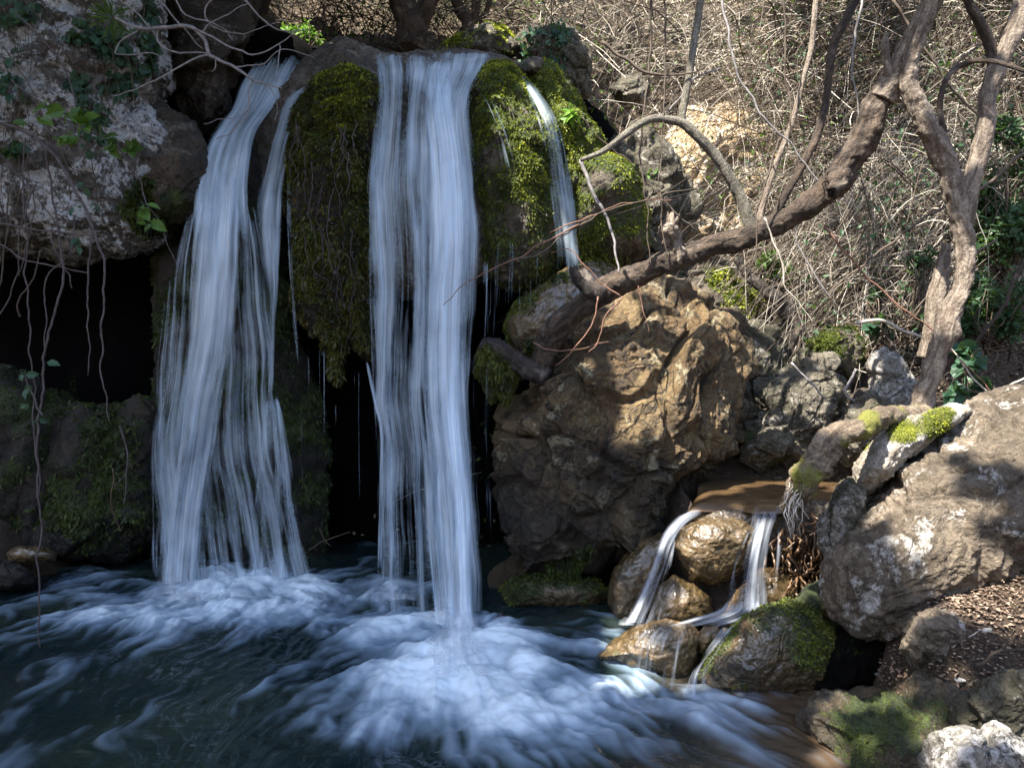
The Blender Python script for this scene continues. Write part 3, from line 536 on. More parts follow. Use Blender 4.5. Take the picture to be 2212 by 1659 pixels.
# ------------------------------------------------------------------ falling water
def sheet(rows, mat, parent, nu=60, nv=160, bulge=.05, seed=0, edge=.14, prof=None, name='water_sheet', rip=.02, fade=.10):
    r = catmull(rows, nv); y, xl, xr, d, de = r.T
    ww = (xr-xl)*.03+1.; vq = np.stack([y/380., y*0+seed*5.1, y*0], -1); xl = xl+ww*fbm(vq, 1, 3, seed)*2; xr = xr+ww*fbm(vq, 1, 3, seed+9)*2
    u = np.linspace(0, 1, nu)
    X = xl[:, None]+(xr-xl)[:, None]*u; Y = y[:, None]+0*u; wd_ = ((xr-xl)*d/F)
    D = d[:, None]-bulge*(1-(2*u-1)**2)
    q = np.stack([(u*wd_.mean()*9)[None]+0*Y, Y/330.+seed, 0*Y+seed*3.3], -1).reshape(-1, 3)
    D = D+rip*fbm(q, 1, 3, seed).reshape(D.shape)*2
    v = W(X, Y, D); L = np.concatenate([[0], np.cumsum(np.linalg.norm(np.diff(v[:, nu//2], axis=0), axis=1))])
    uv = np.stack([(u*wd_.mean())[None]+0*Y+seed*3.7, L[:, None]+0*X+seed*1.3], -1).reshape(-1, 2)
    es = np.clip(np.minimum(u, 1-u)/edge, 0, 1); es = es*es*(3-2*es)
    dn = .93*np.clip(de, 0, 1.2)[:, None]*es[None]
    vn = np.linspace(0, 1, nv)[:, None]+.05*fbm(np.stack([u*wd_.mean()*14, u*0, u*0+seed*2.2], -1), 1, 3, seed)[None]
    if fade: dn = dn*sstep(.0, fade, vn+.02)*(sstep(1.0, 1-fade*.8, vn) if mat in ('fallthin', 'spray') or rows[-1][0] < 1230 else 1.)
    if prof is not None: dn = dn*np.interp(u, [p_[0] for p_ in prof], [p_[1] for p_ in prof])[None]
    i = (np.arange(nv-1)[:, None]*nu+np.arange(nu-1)).ravel(); f = np.stack([i, i+nu, i+nu+1, i+1], -1)
    return mesh(name, v.reshape(-1, 3), f, M[mat], parent, {'dens': dn.ravel()}, uv=uv)
wl = empty('waterfall', W(430, 1250, 5.4), 'tall left waterfall pouring past the dark cave mouth', 'waterfall')
sheet([(100,560,672,6.75,.85),(135,535,660,6.55,.8),(180,508,635,6.35,.9),(230,490,600,6.15,.95),(280,455,565,5.95,.95),(330,428,556,5.75,1.0),(400,412,552,5.65,1.0),(480,405,556,5.6,.9),(600,392,562,5.57,.7)], 'fall', wl, seed=1, edge=.18, fade=.22)
sheet([(330,430,540,5.66,.7),(450,415,540,5.56,.9),(600,398,540,5.52,.95),(750,385,520,5.5,.85),(900,366,485,5.47,.82),(1050,350,462,5.44,.8),(1180,338,452,5.42,.85),(1268,330,450,5.38,.8)], 'fall', wl, seed=2, nv=220, edge=.24, prof=[(0,.7),(.5,1.1),(1,.8)])
sheet([(420,400,560,5.6,.5),(560,365,590,5.58,.55),(700,345,605,5.56,.56),(850,325,615,5.54,.56),(1000,318,640,5.52,.58),(1150,318,672,5.5,.6),(1265,315,700,5.42,.64)], 'fall', wl, seed=3, nv=220, edge=.08)
sheet([(600,345,400,5.62,.4),(800,322,395,5.58,.45),(1000,312,400,5.55,.42),(1262,312,410,5.45,.45)], 'fallthin', wl, seed=4, edge=.3)
sheet([(178,660,705,6.2,.5),(215,606,672,6.0,.75),(290,580,640,5.85,.75),(380,556,622,5.75,.8),(450,546,618,5.7,.85),(540,552,612,5.68,.8),(640,572,604,5.66,.75),(760,576,596,5.64,.7),(880,568,596,5.62,.65)], 'fall', wl, nu=36, seed=5, edge=.25)
sheet([(850,572,600,5.6,.6),(900,560,615,5.57,.75),(980,548,632,5.54,.62),(1080,530,655,5.5,.52),(1180,515,680,5.47,.5),(1262,500,700,5.4,.55)], 'fall', wl, seed=6, edge=.2)
sheet([(230,625,648,5.75,.5),(400,614,634,5.6,.55),(600,620,640,5.5,.5),(860,640,656,5.48,.45),(1100,652,662,5.46,.3)], 'fallthin', wl, nu=12, seed=7, edge=.3)
wc_ = empty('waterfall', W(930, 1350, 4.6), 'broad central waterfall dropping in front of the mossy rocks', 'waterfall')
sheet([(112,800,1075,6.3,.6),(124,790,1075,6.05,.75),(150,800,1060,5.75,.8),(195,805,1035,5.45,.75),(250,800,1028,5.28,.8),(320,796,1030,5.2,.85),(420,790,1046,5.12,.85),(600,790,1050,5.05,.75),(800,794,1046,5.0,.7),(1000,802,1050,4.95,.7),(1180,806,1056,4.9,.72),(1330,806,1062,4.85,.65)], 'fall', wc_, nu=110, nv=260, seed=8, edge=.12, bulge=.12, rip=.03, prof=[(0,.8),(.1,.9),(.22,1.05),(.3,.62),(.42,1.0),(.5,.75),(.62,1.1),(.85,1.1),(1,.8)])
sheet([(125,900,1010,5.9,.7),(160,890,1000,5.6,.85),(240,890,1005,5.2,.85),(350,900,1022,5.06,1.0),(500,902,1035,4.98,1.0),(700,895,1034,4.9,.95),(900,905,1036,4.8,.9),(1100,925,1040,4.65,.9),(1250,935,1045,4.5,.92),(1410,940,1050,4.3,.8)], 'fall', wc_, nu=70, nv=260, seed=9, edge=.35, bulge=.1, prof=[(0,.6),(.3,.95),(.6,1.12),(1,.8)])
sheet([(300,880,960,5.12,.5),(500,875,970,5.02,.65),(750,880,960,4.96,.55),(1000,905,960,4.85,.7),(1250,925,975,4.6,.8),(1400,945,985,4.35,.8)], 'fall', wc_, nu=50, nv=200, seed=10, edge=.25)
sheet([(230,800,862,5.3,.6),(400,790,850,5.15,.6),(600,790,846,5.08,.5),(780,796,850,5.04,.55),(1000,806,860,5.0,.5),(1290,808,862,4.95,.55)], 'fallthin', wc_, nu=40, nv=200, seed=11, edge=.2)
sheet([(775,788,797,5.1,.75),(830,798,810,5.08,.8),(880,808,822,5.05,.8),(930,818,832,5.03,.8),(1050,816,832,5.0,.7),(1285,808,828,4.95,.7)], 'fallthin', wc_, nu=12, seed=12, edge=.3)
sheet([(560,1036,1060,5.1,.4),(700,1034,1062,5.05,.4),(900,1036,1068,5.0,.4),(1100,1040,1075,4.95,.35),(1300,1040,1080,4.9,.35)], 'fallthin', wc_, nu=20, seed=13, edge=.3)
sheet([(178,1006,1034,5.45,.35),(215,1034,1066,5.35,.38),(260,1052,1090,5.28,.35),(310,1066,1110,5.26,.3),(380,1080,1130,5.24,.2)], 'fallthin', wc_, nu=16, seed=14, edge=.3)
wr = empty('waterfall', W(1230, 590, 5.4), 'narrow upper waterfall between the mossy lobe and the yellow moss slope', 'waterfall')
sheet([(138,1076,1108,5.9,.45),(165,1104,1144,5.65,.48),(200,1130,1174,5.45,.5),(250,1150,1210,5.32,.55),(320,1166,1236,5.24,.58),(420,1176,1252,5.2,.72),(510,1186,1262,5.18,.66),(630,1196,1270,5.15,.5)], 'fall', wr, nu=40, seed=15, edge=.3)
sheet([(300,1150,1240,5.26,.3),(450,1160,1262,5.2,.3),(630,1170,1280,5.15,.25)], 'fallthin', wr, nu=40, seed=16, edge=.3)
random.seed(5)
for k in range(15):
    x = 1052+k*8.2+random.uniform(-3, 3); yt = 500+random.uniform(0, 90); yb = min(770, 700+random.uniform(-20, 70)); w_ = random.uniform(.8, 2.2)
    t_ = empty('water_trickle', W(x, yb, 5.3), 'thin water thread dripping from the mossy lobe edge', 'trickle', 'water threads below the mossy lobe') if k == 0 else None
    if t_: TR = t_
    sheet([(yt,x-w_,x+w_,5.36,.5),(yt+90,x-w_-2,x+w_-2,5.33,.55),(yb,x-w_-6,x+w_-6,5.3,.4)], 'fallthin', TR, nu=6, nv=30, seed=20+k, edge=.3, name='water_thread')
tq = empty('water_trickle', W(724, 1100, 5.4), 'water threads dripping from the tip of the moss beard', 'trickle')
for x, ya, yb in [(724,860,1130),(700,750,1000),(668,705,940),(775,790,1100),(765,800,1020),(690,745,900)]:
    sheet([(ya,x-2.4,x+2.4,5.42,.55),((ya+yb)/2,x-2.2,x+2.2,5.42,.5),(yb,x-2,x+2,5.42,.35)], 'fallthin', tq, nu=6, nv=30, seed=int(x), edge=.3, name='water_thread')
# spray hanging over the plunge points (real thin volumes)
def mist(px, py, d, rx, ry, rz, dens, par):
    v_, f_ = ico(4); c = W(px, py, d); v_ = v_*np.array((rx, ry, rz))+c
    m = N('spray mist'); p = m.pos()
    q = m.n('VectorMath', {0: p, 1: tuple(c)}, operation='SUBTRACT').outputs[0]
    q = m.n('VectorMath', {0: q, 1: (1/rx, 1/ry, 1/rz)}, operation='MULTIPLY').outputs[0]
    l = m.n('VectorMath', {0: q}, operation='LENGTH').outputs['Value']
    fal = m.ramp(l, .15, 1.0, 1, 0)
    dn = m.math('MULTIPLY', m.math('MULTIPLY', fal, m.ramp(m.noise(p, 7, 3), .3, .7, .25, 1)), dens)
    vs = m.n('VolumeScatter', {'Color': (.86, .93, 1, 1), 'Density': dn, 'Anisotropy': .2})
    m.t.links.new(vs.outputs[0], m.out.inputs['Volume'])
    o = mesh('spray_mist', v_, f_, m.m, par); o['kind'] = 'stuff'
# splash veils where the falls meet the pool
for k, (x, y, d, w_, h_, dn) in enumerate([(390,1288,5.25,100,80,.75),(400,1300,5.1,130,60,.7),(500,1292,5.2,150,55,.6),(640,1275,5.3,90,36,.5),(860,1300,4.85,90,70,.6),(1000,1400,4.25,100,120,.8),(985,1420,4.15,120,100,.8),(1000,1440,4.05,150,80,.8),(950,1350,4.5,130,90,.65),(1090,1350,4.6,60,60,.45),(990,1460,3.95,170,55,.7),(1625,1318,3.95,46,50,.7),(1350,1352,4.02,50,34,.6)]):
    sheet([(y-h_,x-w_*.55,x+w_*.55,d,.05),(y-h_*.5,x-w_*.8,x+w_*.8,d,dn*.7),(y,x-w_,x+w_,d-.05,dn)], 'spray', wl if k < 4 else wc_, nu=50, nv=40, seed=40+k, edge=.45, bulge=.3, name='splash', rip=.08)
# ------------------------------------------------------------------ the small cascade
pts = [(1490,1088),(1505,1062),(1530,1040),(1620,1024),(1700,1022),(1760,1018),(1830,1022),(1830,1056),(1775,1074),(1720,1088),(1650,1094),(1600,1088),(1545,1088)]
ring = []
for (a, b) in pts:
    d = .85*F/(b-HZ); ring.append(((a-PW/2)*d/F, d, .75))
ring = catmull(ring+ring[:1], 120)[:-1]; c0 = ring.mean(0); nr_ = 40
tt = np.linspace(0, 1, nr_)[:, None, None]; v = (c0+(ring-c0)[None]*tt).reshape(-1, 3)
v[:, 2] += .006*fbm(v*np.array((1, 2, 1)), 7, 3, 3)-.05*np.repeat(np.linspace(0, 1, nr_)**10, 119)*(v[:, 1] < c0[1])
i = np.arange(nr_-1)[:, None]*119+np.arange(119); j = np.arange(nr_-1)[:, None]*119+(np.arange(119)+1) % 119
m = N('shallow brown stream water'); p = m.pos()
cc = m.mix(m.noise(m.n('Mapping', {'Vector': p, 'Scale': (3, 9, 1)}).outputs[0], 2.2, 6, .6, .6), (.04, .024, .011), (.15, .095, .05))
bp = m.n('Bump', {'Strength': .25, 'Distance': .01, 'Height': m.noise(p, 22, 4)})
m.finish(m.n('BsdfPrincipled', {'Base Color': cc, 'Roughness': .12, 'Normal': bp.outputs[0]}).outputs[0]); M['stream'] = m.m
tag(mesh('stream_water', v, np.stack([i, j, j+119, i+119], -1).reshape(-1, 4), M['stream']), kind='structure')
wk = empty('cascade', W(1560, 1340, 4.0), 'small sunlit cascade tumbling over brown stones into the pool', 'cascade')
sheet([(1092,1500,1560,4.52,0.41),(1108,1462,1530,4.38,0.66),(1135,1435,1492,4.28,0.73),(1180,1412,1466,4.24,0.68),(1230,1392,1450,4.2,0.61),(1290,1366,1424,4.16,0.66),(1345,1335,1402,4.1,0.61)], 'brook', wk, seed=61, edge=.34, bulge=.08, fade=.2)
sheet([(1200,1440,1470,4.14,0.32),(1260,1420,1470,4.1,0.36),(1345,1390,1450,4.05,0.32)], 'brook', wk, nu=30, seed=62, edge=.3, fade=.2)
sheet([(1096,1612,1640,4.36,0.32),(1120,1612,1652,4.24,0.49),(1160,1592,1650,4.16,0.44),(1220,1566,1628,4.12,0.41),(1300,1545,1610,4.06,0.41)], 'brook', wk, nu=40, seed=63, edge=.34, fade=.2)
sheet([(1098,1628,1700,4.4,0.49),(1116,1622,1694,4.2,0.61),(1160,1618,1676,4.13,0.73),(1230,1606,1662,4.1,0.68),(1320,1590,1664,4.04,0.73)], 'brook', wk, nu=50, seed=64, edge=.3, fade=.2)
sheet([(1130,1672,1694,4.2,0.28),(1200,1668,1696,4.15,0.36),(1290,1650,1690,4.1,0.32)], 'brook', wk, nu=24, seed=65, edge=.3, fade=.2)
sheet([(1288,1560,1660,4.06,0.24),(1318,1530,1670,3.98,0.77),(1340,1450,1640,3.9,0.80),(1352,1400,1600,3.82,0.56)], 'brook', wk, seed=66, edge=.25, bulge=.1, fade=.2)
sheet([(1345,1385,1500,3.78,0.41),(1385,1340,1500,3.68,0.28),(1430,1330,1500,3.64,0.20),(1480,1330,1490,3.62,0.41)], 'brook', wk, seed=67, edge=.25, bulge=.1, fade=.2)
sheet([(1335,1560,1650,3.86,0.73),(1375,1535,1595,3.76,0.66),(1420,1506,1552,3.66,0.56),(1460,1484,1530,3.6,0.66),(1508,1462,1548,3.55,0.61)], 'brook', wk, nu=40, seed=68, edge=.22, fade=.2)
sheet([(1150,1425,1475,4.24,.3),(1200,1400,1470,4.18,.5),(1270,1372,1450,4.12,.5),(1350,1325,1430,4.06,.5)], 'brook', wk, nu=50, seed=71, edge=.3, fade=.2)
sheet([(1120,1610,1690,4.18,.4),(1180,1585,1680,4.12,.5),(1250,1565,1680,4.07,.5),(1325,1545,1690,4.0,.6)], 'brook', wk, nu=60, seed=72, edge=.25, fade=.2)
sheet([(1340,1400,1520,3.76,.4),(1380,1350,1510,3.66,.45),(1430,1335,1500,3.61,.4),(1490,1330,1490,3.58,.5)], 'brook', wk, nu=60, seed=73, edge=.25, fade=.15)
#PART3
# ------------------------------------------------------------------ trees and branches
def limb(name, pts, mat, parent=None, sides=22, n=None, bump=.12, seed=0, jag=0, base=None):
    """pts: (x, y, distance, radius px); a bark covered limb with uneven thickness"""
    n = n or max(24, int(sum(math.hypot(a[0]-b[0], a[1]-b[1]) for a, b in zip(pts, pts[1:]))/5))
    q = catmull(pts, n); c = W(q[:, 0], q[:, 1], q[:, 2]); r = np.maximum(q[:, 3], .4)*q[:, 2]/F
    c = c+np.stack([fbm(c, 3, 2, seed+k) for k in (1, 2, 3)], -1)*r[:, None]*.25
    v, f = tube(c, r, sides); body = n*sides
    ctr = np.vstack([np.repeat(c, sides, 0), c[0], c[-1]]); rr = np.concatenate([np.repeat(r, sides), r[:1], r[-1:]])
    dr = (v-ctr)/np.maximum(np.linalg.norm(v-ctr, axis=1, keepdims=True), 1e-6)
    rel = v/rr.mean()
    k = bump*(fbm(rel, .55, 4, seed, .6)*1.6+fbm(rel*np.array((1.6, 1.6, .35)), 1.6, 3, seed+2, .6, True)*.6)
    dr[-2:] = 0; v = v+dr*(rr*k)[:, None]
    if jag: 
        e = slice((n-1)*sides, n*sides); t = c[-1]-c[-2]; t /= np.linalg.norm(t); v[e] += t*np.random.default_rng(seed).random((sides, 1))*jag*r[-1]
    f = tri(f)
    ang = np.tile(np.linspace(0, 1, sides, endpoint=False), n); L = np.concatenate([[0], np.cumsum(np.linalg.norm(np.diff(c, axis=0), axis=1))])
    uv = np.concatenate([np.stack([np.sin(ang*math.pi)*rr[:body]*3, np.repeat(L, sides)], -1), [[0, 0], [0, L[-1]]]])
    return mesh(name, v, f, M[mat], parent, uv=uv, base=base)
def wtw(pts, n=40, seed=0, wob=.012):
    q = catmull(pts, n); c = W(q[:, 0], q[:, 1], q[:, 2])
    return c+np.stack([fbm(c, 5, 3, seed+k) for k in (1, 2, 3)], -1)*wob*2, np.maximum(q[:, 3], .25)*q[:, 2]/F
# leaning dead trunk
lt = empty('tree', W(1180, 760, 5.0), 'leaning dead tree trunk crossing over the golden boulder', 'tree')
limb('trunk', [(1165,800,5.0,20.2),(1185,730,4.92,26.3),(1215,695,4.86,25.6),(1270,650,4.8,26.3),(1330,612,4.74,26.3),(1400,580,4.68,24.0),(1450,562,4.64,24.0),(1530,535,4.58,21.7),(1620,508,4.52,23.2),(1700,472,4.46,24.0),(1770,428,4.4,26.3),(1812,392,4.36,29.4),(1840,345,4.34,27.9),(1870,285,4.3,27.9),(1895,230,4.28,26.3),(1918,190,4.26,20.2),(1930,165,4.25,14.0)], 'bark', lt, 40, 260, .16, 1)
limb('branch_stub', [(1462,570,4.63,20),(1456,530,4.6,18),(1448,500,4.58,20),(1452,478,4.57,14)], 'palebark', lt, 20, 30, .4, 2, jag=2.2)
limb('branch_stub', [(1300,640,4.7,18),(1250,610,4.66,12),(1238,580,4.66,8)], 'darkbark', lt, 14, 20, .3, 3, jag=1)
limb('branch_stub', [(1800,400,4.32,26),(1815,385,4.24,22),(1802,404,4.2,12)], 'bark', lt, 18, 16, .5, 4, jag=1.5)
limb('branch', [(1630,515,4.5,17),(1618,480,4.47,13),(1600,430,4.46,12),(1575,380,4.44,11.5),(1545,335,4.42,11),(1510,298,4.4,10.5),(1475,268,4.4,10),(1440,259,4.4,8.5),(1400,260,4.38,8),(1350,290,4.34,7.5),(1305,325,4.3,6),(1255,347,4.28,4)], 'greybark', lt, 16, 120, .07, 5)
limb('branch', [(1472,268,4.4,8.5),(1482,200,4.42,8),(1495,120,4.45,7.5),(1505,60,4.5,8),(1520,-40,4.55,7.5)], 'greybark', lt, 12, 60, .06, 6)
limb('branch', [(1650,500,4.48,15),(1672,470,4.45,9),(1700,415,4.43,8),(1740,345,4.4,8.5),(1768,285,4.4,8.5),(1784,215,4.4,8),(1790,150,4.38,8),(1800,100,4.36,9.5),(1830,40,4.34,9.5),(1870,-50,4.3,9)], 'bark', lt, 14, 110, .12, 7)
limb('branch', [(1632,505,4.5,8),(1655,420,4.52,6),(1690,320,4.54,5.5),(1715,250,4.56,6),(1735,170,4.58,5.5),(1755,90,4.6,6),(1765,-30,4.62,5.5)], 'palebark', lt, 12, 90, .08, 8)
limb('branch', [(1905,215,4.25,27.0),(1935,170,4.22,23.4),(1962,110,4.18,22.5),(1990,50,4.12,21.6),(2015,0,4.08,20.7),(2045,-60,4.0,19.8)], 'palebark', lt, 30, 90, .14, 9)
limb('branch_stub', [(1925,190,4.22,13),(1918,140,4.2,9),(1912,100,4.19,8),(1916,74,4.19,5)], 'palebark', lt, 14, 30, .2, 10, jag=1)
# fallen broken log with dripping moss left of the boulder
limb('branch_stub', [(1185,820,4.95,22),(1150,800,4.98,20),(1110,775,5.0,18),(1070,752,5.02,17),(1040,742,5.04,14)], 'root' if False else 'darkbark', lt, 18, 40, .3, 11)
# live tree
tr = empty('tree', W(1985, 905, 4.2), 'slim living tree with a forked crooked trunk rising from behind the huge grey boulder', 'tree')
limb('trunk', [(1965,930,4.2,31.0),(1985,890,4.2,25.6),(2005,830,4.2,20.9),(2022,770,4.2,20.9),(2040,715,4.2,24.0),(2052,670,4.2,20.9),(2078,620,4.2,17.8),(2086,560,4.2,17.8),(2078,490,4.2,20.2),(2062,430,4.2,21.7),(2048,370,4.2,21.7),(2025,310,4.18,23.2),(1995,255,4.16,21.7),(1968,205,4.16,19.4),(1965,150,4.14,17.0),(1985,80,4.1,15.5),(2008,0,4.05,14.7),(2030,-70,4.0,14.0)], 'palebark', tr, 36, 260, .15, 12)
limb('stem', [(2082,560,4.2,10),(2080,510,4.2,15),(2088,450,4.2,17),(2100,390,4.2,18),(2118,320,4.2,18),(2134,260,4.2,18),(2132,215,4.2,17),(2148,160,4.2,18),(2172,110,4.2,18),(2195,50,4.2,19),(2225,-40,4.2,18)], 'palebark', tr, 26, 160, .08, 13)
limb('branch', [(2150,170,4.2,10),(2142,110,4.2,11),(2122,60,4.18,11),(2095,10,4.15,9),(2075,-50,4.1,8)], 'bark', tr, 14, 50, .08, 14)
limb('branch', [(2040,300,4.15,7),(2030,230,4.14,6),(2045,170,4.12,6),(2085,138,4.1,6),(2140,132,4.0,5),(2212,152,3.9,4),(2300,175,3.8,4)], 'bark', tr, 10, 70, .08, 15)
limb('root', [(1990,900,4.1,26),(1942,900,3.9,20),(1900,908,3.72,22),(1850,926,3.6,25),(1805,950,3.58,28),(1772,985,3.58,31),(1748,1025,3.6,32),(1725,1062,3.66,28),(1708,1100,3.75,18)], 'mossbark', tr, 32, 140, .22, 16)
s = Soup(); random.seed(12)
for k in range(26):
    x = 1722+random.uniform(-12, 22); y = 1035+random.uniform(0, 50); l = random.uniform(30, 110)
    c, r = wtw([(x,y,3.6,1.4),(x-14+random.uniform(-10,10),y+l*.4,3.55,1.0),(x-8+random.uniform(-14,14),y+l,3.56,.5)], 14, k, .02); s.add(*[(a, tri(b)) for a, b in [tube(c, r, 4)]][0])
s.obj('rootlet', M['dry'], tr)['kind'] = 'stuff'
s = Soup()
for k in range(170):
    x = random.gauss(1755, 38); y = random.uniform(1110, 1320); a = random.uniform(-40, 40); l = random.uniform(30, 120)
    c, r = wtw([(x,y,4.3+random.uniform(-.1,.06),3.2),(x+a*.6+random.uniform(-12,12),y+l*.5,4.16+random.uniform(-.1,.1),2.4),(x+a,y+l,4.24,1)], 14, k, .03); v_, f_ = tube(c, r, 5); s.add(v_, tri(f_))
tag(s.obj('root_tangle', M['root']), 'tangle of wet red brown roots hanging on the earth bank right of the small cascade', 'roots')
sl_ = limb('stump', [(2008,775,4.6,22),(2014,720,4.6,20),(2020,650,4.6,20),(2030,590,4.6,16),(2042,535,4.6,9)], 'palebark', None, 22, 60, .1, 17, jag=1.5)
tag(sl_, 'pale broken upright stump behind the crooked living trunk', 'stump')
fb = limb('fallen_branch', [(1590,560,6.2,7),(1620,600,6.15,10),(1650,625,6.1,12),(1685,650,6.05,16),(1710,700,6.0,22),(1715,770,6.0,26)], 'darkbark', None, 16, 60, .2, 18)
tag(fb, 'dark arching dead limb against the green streaked slab', 'branch')
for nm, pl, lb in [('bark', [[(885,118,8,32),(888,60,8,30),(872,0,8,28),(855,-70,8,26)], [(895,90,8,22),(912,40,8,20),(928,-10,8,20),(945,-70,8,18)]], 'thick dark twin trunk standing behind the central waterfall lip'),
                   ('bark', [[(1012,75,8.4,18),(1010,45,8.4,14),(990,10,8.4,12),(975,-60,8.4,10)], [(1016,60,8.4,10),(1026,30,8.4,9),(1034,-60,8.4,8)], [(1020,60,8.4,7),(1050,25,8.4,5),(1075,-60,8.4,4)]], 'small forked tree above the mossy crown rock'),
                   ('darkbark', [[(500,105,8,30),(490,50,8,26),(470,-60,8,24)], [(510,90,8,14),(560,30,8,12),(590,-60,8,11)]], 'dark trunk at the top of the left waterfall chute'),
                   ('darkbark', [[(390,80,7.6,16),(420,20,7.6,14),(430,-60,7.6,14)]], 'slender dark trunk over the left cliff edge')]:
    e = empty('tree', W(pl[0][0][0], pl[0][0][1], pl[0][0][2]), lb, 'tree')
    for k, q in enumerate(pl): limb('trunk' if k == 0 else 'stem', q, nm, e, 18, None, .14, 30+k)
# ------------------------------------------------------------------ leaves
def leafgeo(p, d, up, L, wd=.42, fold=.25):
    """arrays of leaves: base p, direction d, normal up, length L -> 6 vertex folded leaves"""
    d = d/np.linalg.norm(d, axis=1, keepdims=True); s_ = np.cross(d, up); s_ /= np.linalg.norm(s_, axis=1, keepdims=True)+1e-9
    u_ = np.cross(s_, d); L = np.broadcast_to(L, (len(p),))[:, None]; w = L*wd*.5
    V = np.stack([p, p+d*L*.3+s_*w+u_*w*fold, p+d*L*.7+s_*w*.75+u_*w*fold, p+d*L-u_*L*.12, p+d*L*.7-s_*w*.75+u_*w*fold, p+d*L*.3-s_*w+u_*w*fold, p+d*L*.55], 1).reshape(-1, 3)
    i = np.arange(len(p))[:, None]*7
    T = np.vstack([i+np.array([t]) for t in ((0, 1, 6), (1, 2, 6), (2, 3, 6), (3, 4, 6), (4, 5, 6), (5, 0, 6))])
    return V, T
def leaves(p, L, seed=0, down=.3, wd=.45, jit=1.0):
    r = np.random.default_rng(seed); n = len(p)
    d = r.normal(0, 1, (n, 3))*jit+np.array((0, -.4, -down)); up = r.normal(0, .5, (n, 3))+np.array((0, -.6, .8))
    return leafgeo(p, d, up, L*(.6+.8*r.random(n)), wd)
def shrub(name, label, clumps, mat, n, L, seed=0, stems=True, cat='shrub', smat='thick', group=None, wd=.45):
    """clumps: (x, y, distance, radius px, weight)"""
    r = np.random.default_rng(seed); e = None
    cl = np.array([c[:4] for c in clumps], float); k = r.integers(0, len(cl), n)
    dr = r.normal(0, 1, (n, 3)); dr /= np.linalg.norm(dr, axis=1, keepdims=True); rr = r.random(n)**.45
    cen = W(cl[k, 0], cl[k, 1], cl[k, 2]); R_ = cl[k, 3]*cl[k, 2]/F
    p = cen+dr*(rr*R_)[:, None]; keep = fbm(p, 3.5, 3, seed) > -.12; p = p[keep]
    base = W(cl[:, 0].mean(), cl[:, 1].max()+cl[:, 3].mean(), cl[:, 2].mean())
    e = empty(name, base, label, cat, group)
    V, T = leaves(p, L, seed, .2, wd); s = Soup(); s.add(V, T, np.repeat(r.random(len(p)), 7)); s.obj('foliage', M[mat], e, smooth=False)
    if stems:
        s = Soup()
        for q in range(min(90, 12*len(cl))):
            a = p[r.integers(len(p))]; b0 = base+r.normal(0, .06, 3); mdl = (a+b0)/2+r.normal(0, .1, 3)
            v_, f_ = tube(catmull([b0, mdl, a], 10), np.linspace(.006, .002, 10), 4); s.add(v_, tri(f_))
        s.obj('stem', M[smat], e)
    return e
shrub('shrub', 'bright fresh green bush behind the top of the left falls', [(630,82,7.6,26,1),(670,75,7.6,26,1),(700,88,7.6,18,1),(610,98,7.4,14,1)], 'bright', 1500, .055, 1)
shrub('shrub', 'dark leafy shrub at the right edge of the photo high on the bank', [(2150,290,5.6,45,1),(2200,340,5.6,60,1),(2180,430,5.6,60,1),(2215,500,5.4,60,1),(2150,520,5.6,55,1),(2120,430,5.7,40,1)], 'bush', 5200, .055, 2)
shrub('shrub', 'leafy evergreen shrub right of the crooked living trunk', [(2140,600,5.2,50,1),(2190,620,5.0,50,1),(2120,660,5.2,40,1),(2180,700,5.0,30,1),(2090,700,5.2,24,1)], 'bush', 3000, .05, 3)
shrub('shrub', 'small leafy sprigs left of the pale broken stump', [(1990,570,5.6,30,1),(1960,650,5.6,34,1),(1990,690,5.4,28,1),(1900,640,5.8,24,1)], 'bush', 900, .05, 4)
shrub('plant', 'broad leaved pale green ivy patch beside the stump foot', [(1930,690,5.5,22,1),(1895,700,5.5,14,1)], 'ivy', 60, .10, 5, wd=.9, cat='plant')
shrub('plant', 'round leaved ivy below the living tree on the earth bank', [(2090,790,4.6,18,1),(2065,850,4.5,14,1),(2110,840,4.5,14,1),(2078,760,4.7,10,1)], 'ivy', 90, .085, 6, wd=.95, cat='plant')
shrub('plant', 'bright rosette plant growing on the yellow moss slope', [(1255,258,5.55,18,1),(1270,275,5.5,16,1),(1240,248,5.6,10,1)], 'bright', 110, .10, 7, stems=False, cat='plant', wd=.3)
shrub('plant', 'small green sprout on the moss beard', [(686,272,5.25,12,1)], 'bright', 30, .07, 8, stems=False, cat='plant', wd=.3)
shrub('plant', 'grassy tuft high on the left cliff', [(240,40,4.95,18,1)], 'green', 120, .10, 9, stems=False, cat='plant', wd=.1)
shrub('shrub', 'small green bush above the ochre rock wall', [(1380,470,6.3,20,1),(1400,385,6.4,16,1),(1310,400,5.7,16,1)], 'green', 260, .05, 10)
shrub('shrub', 'green undergrowth below the dark arching limb', [(1660,560,6.2,22,1),(1690,590,6.2,26,1),(1650,520,6.3,20,1)], 'green', 420, .05, 11)
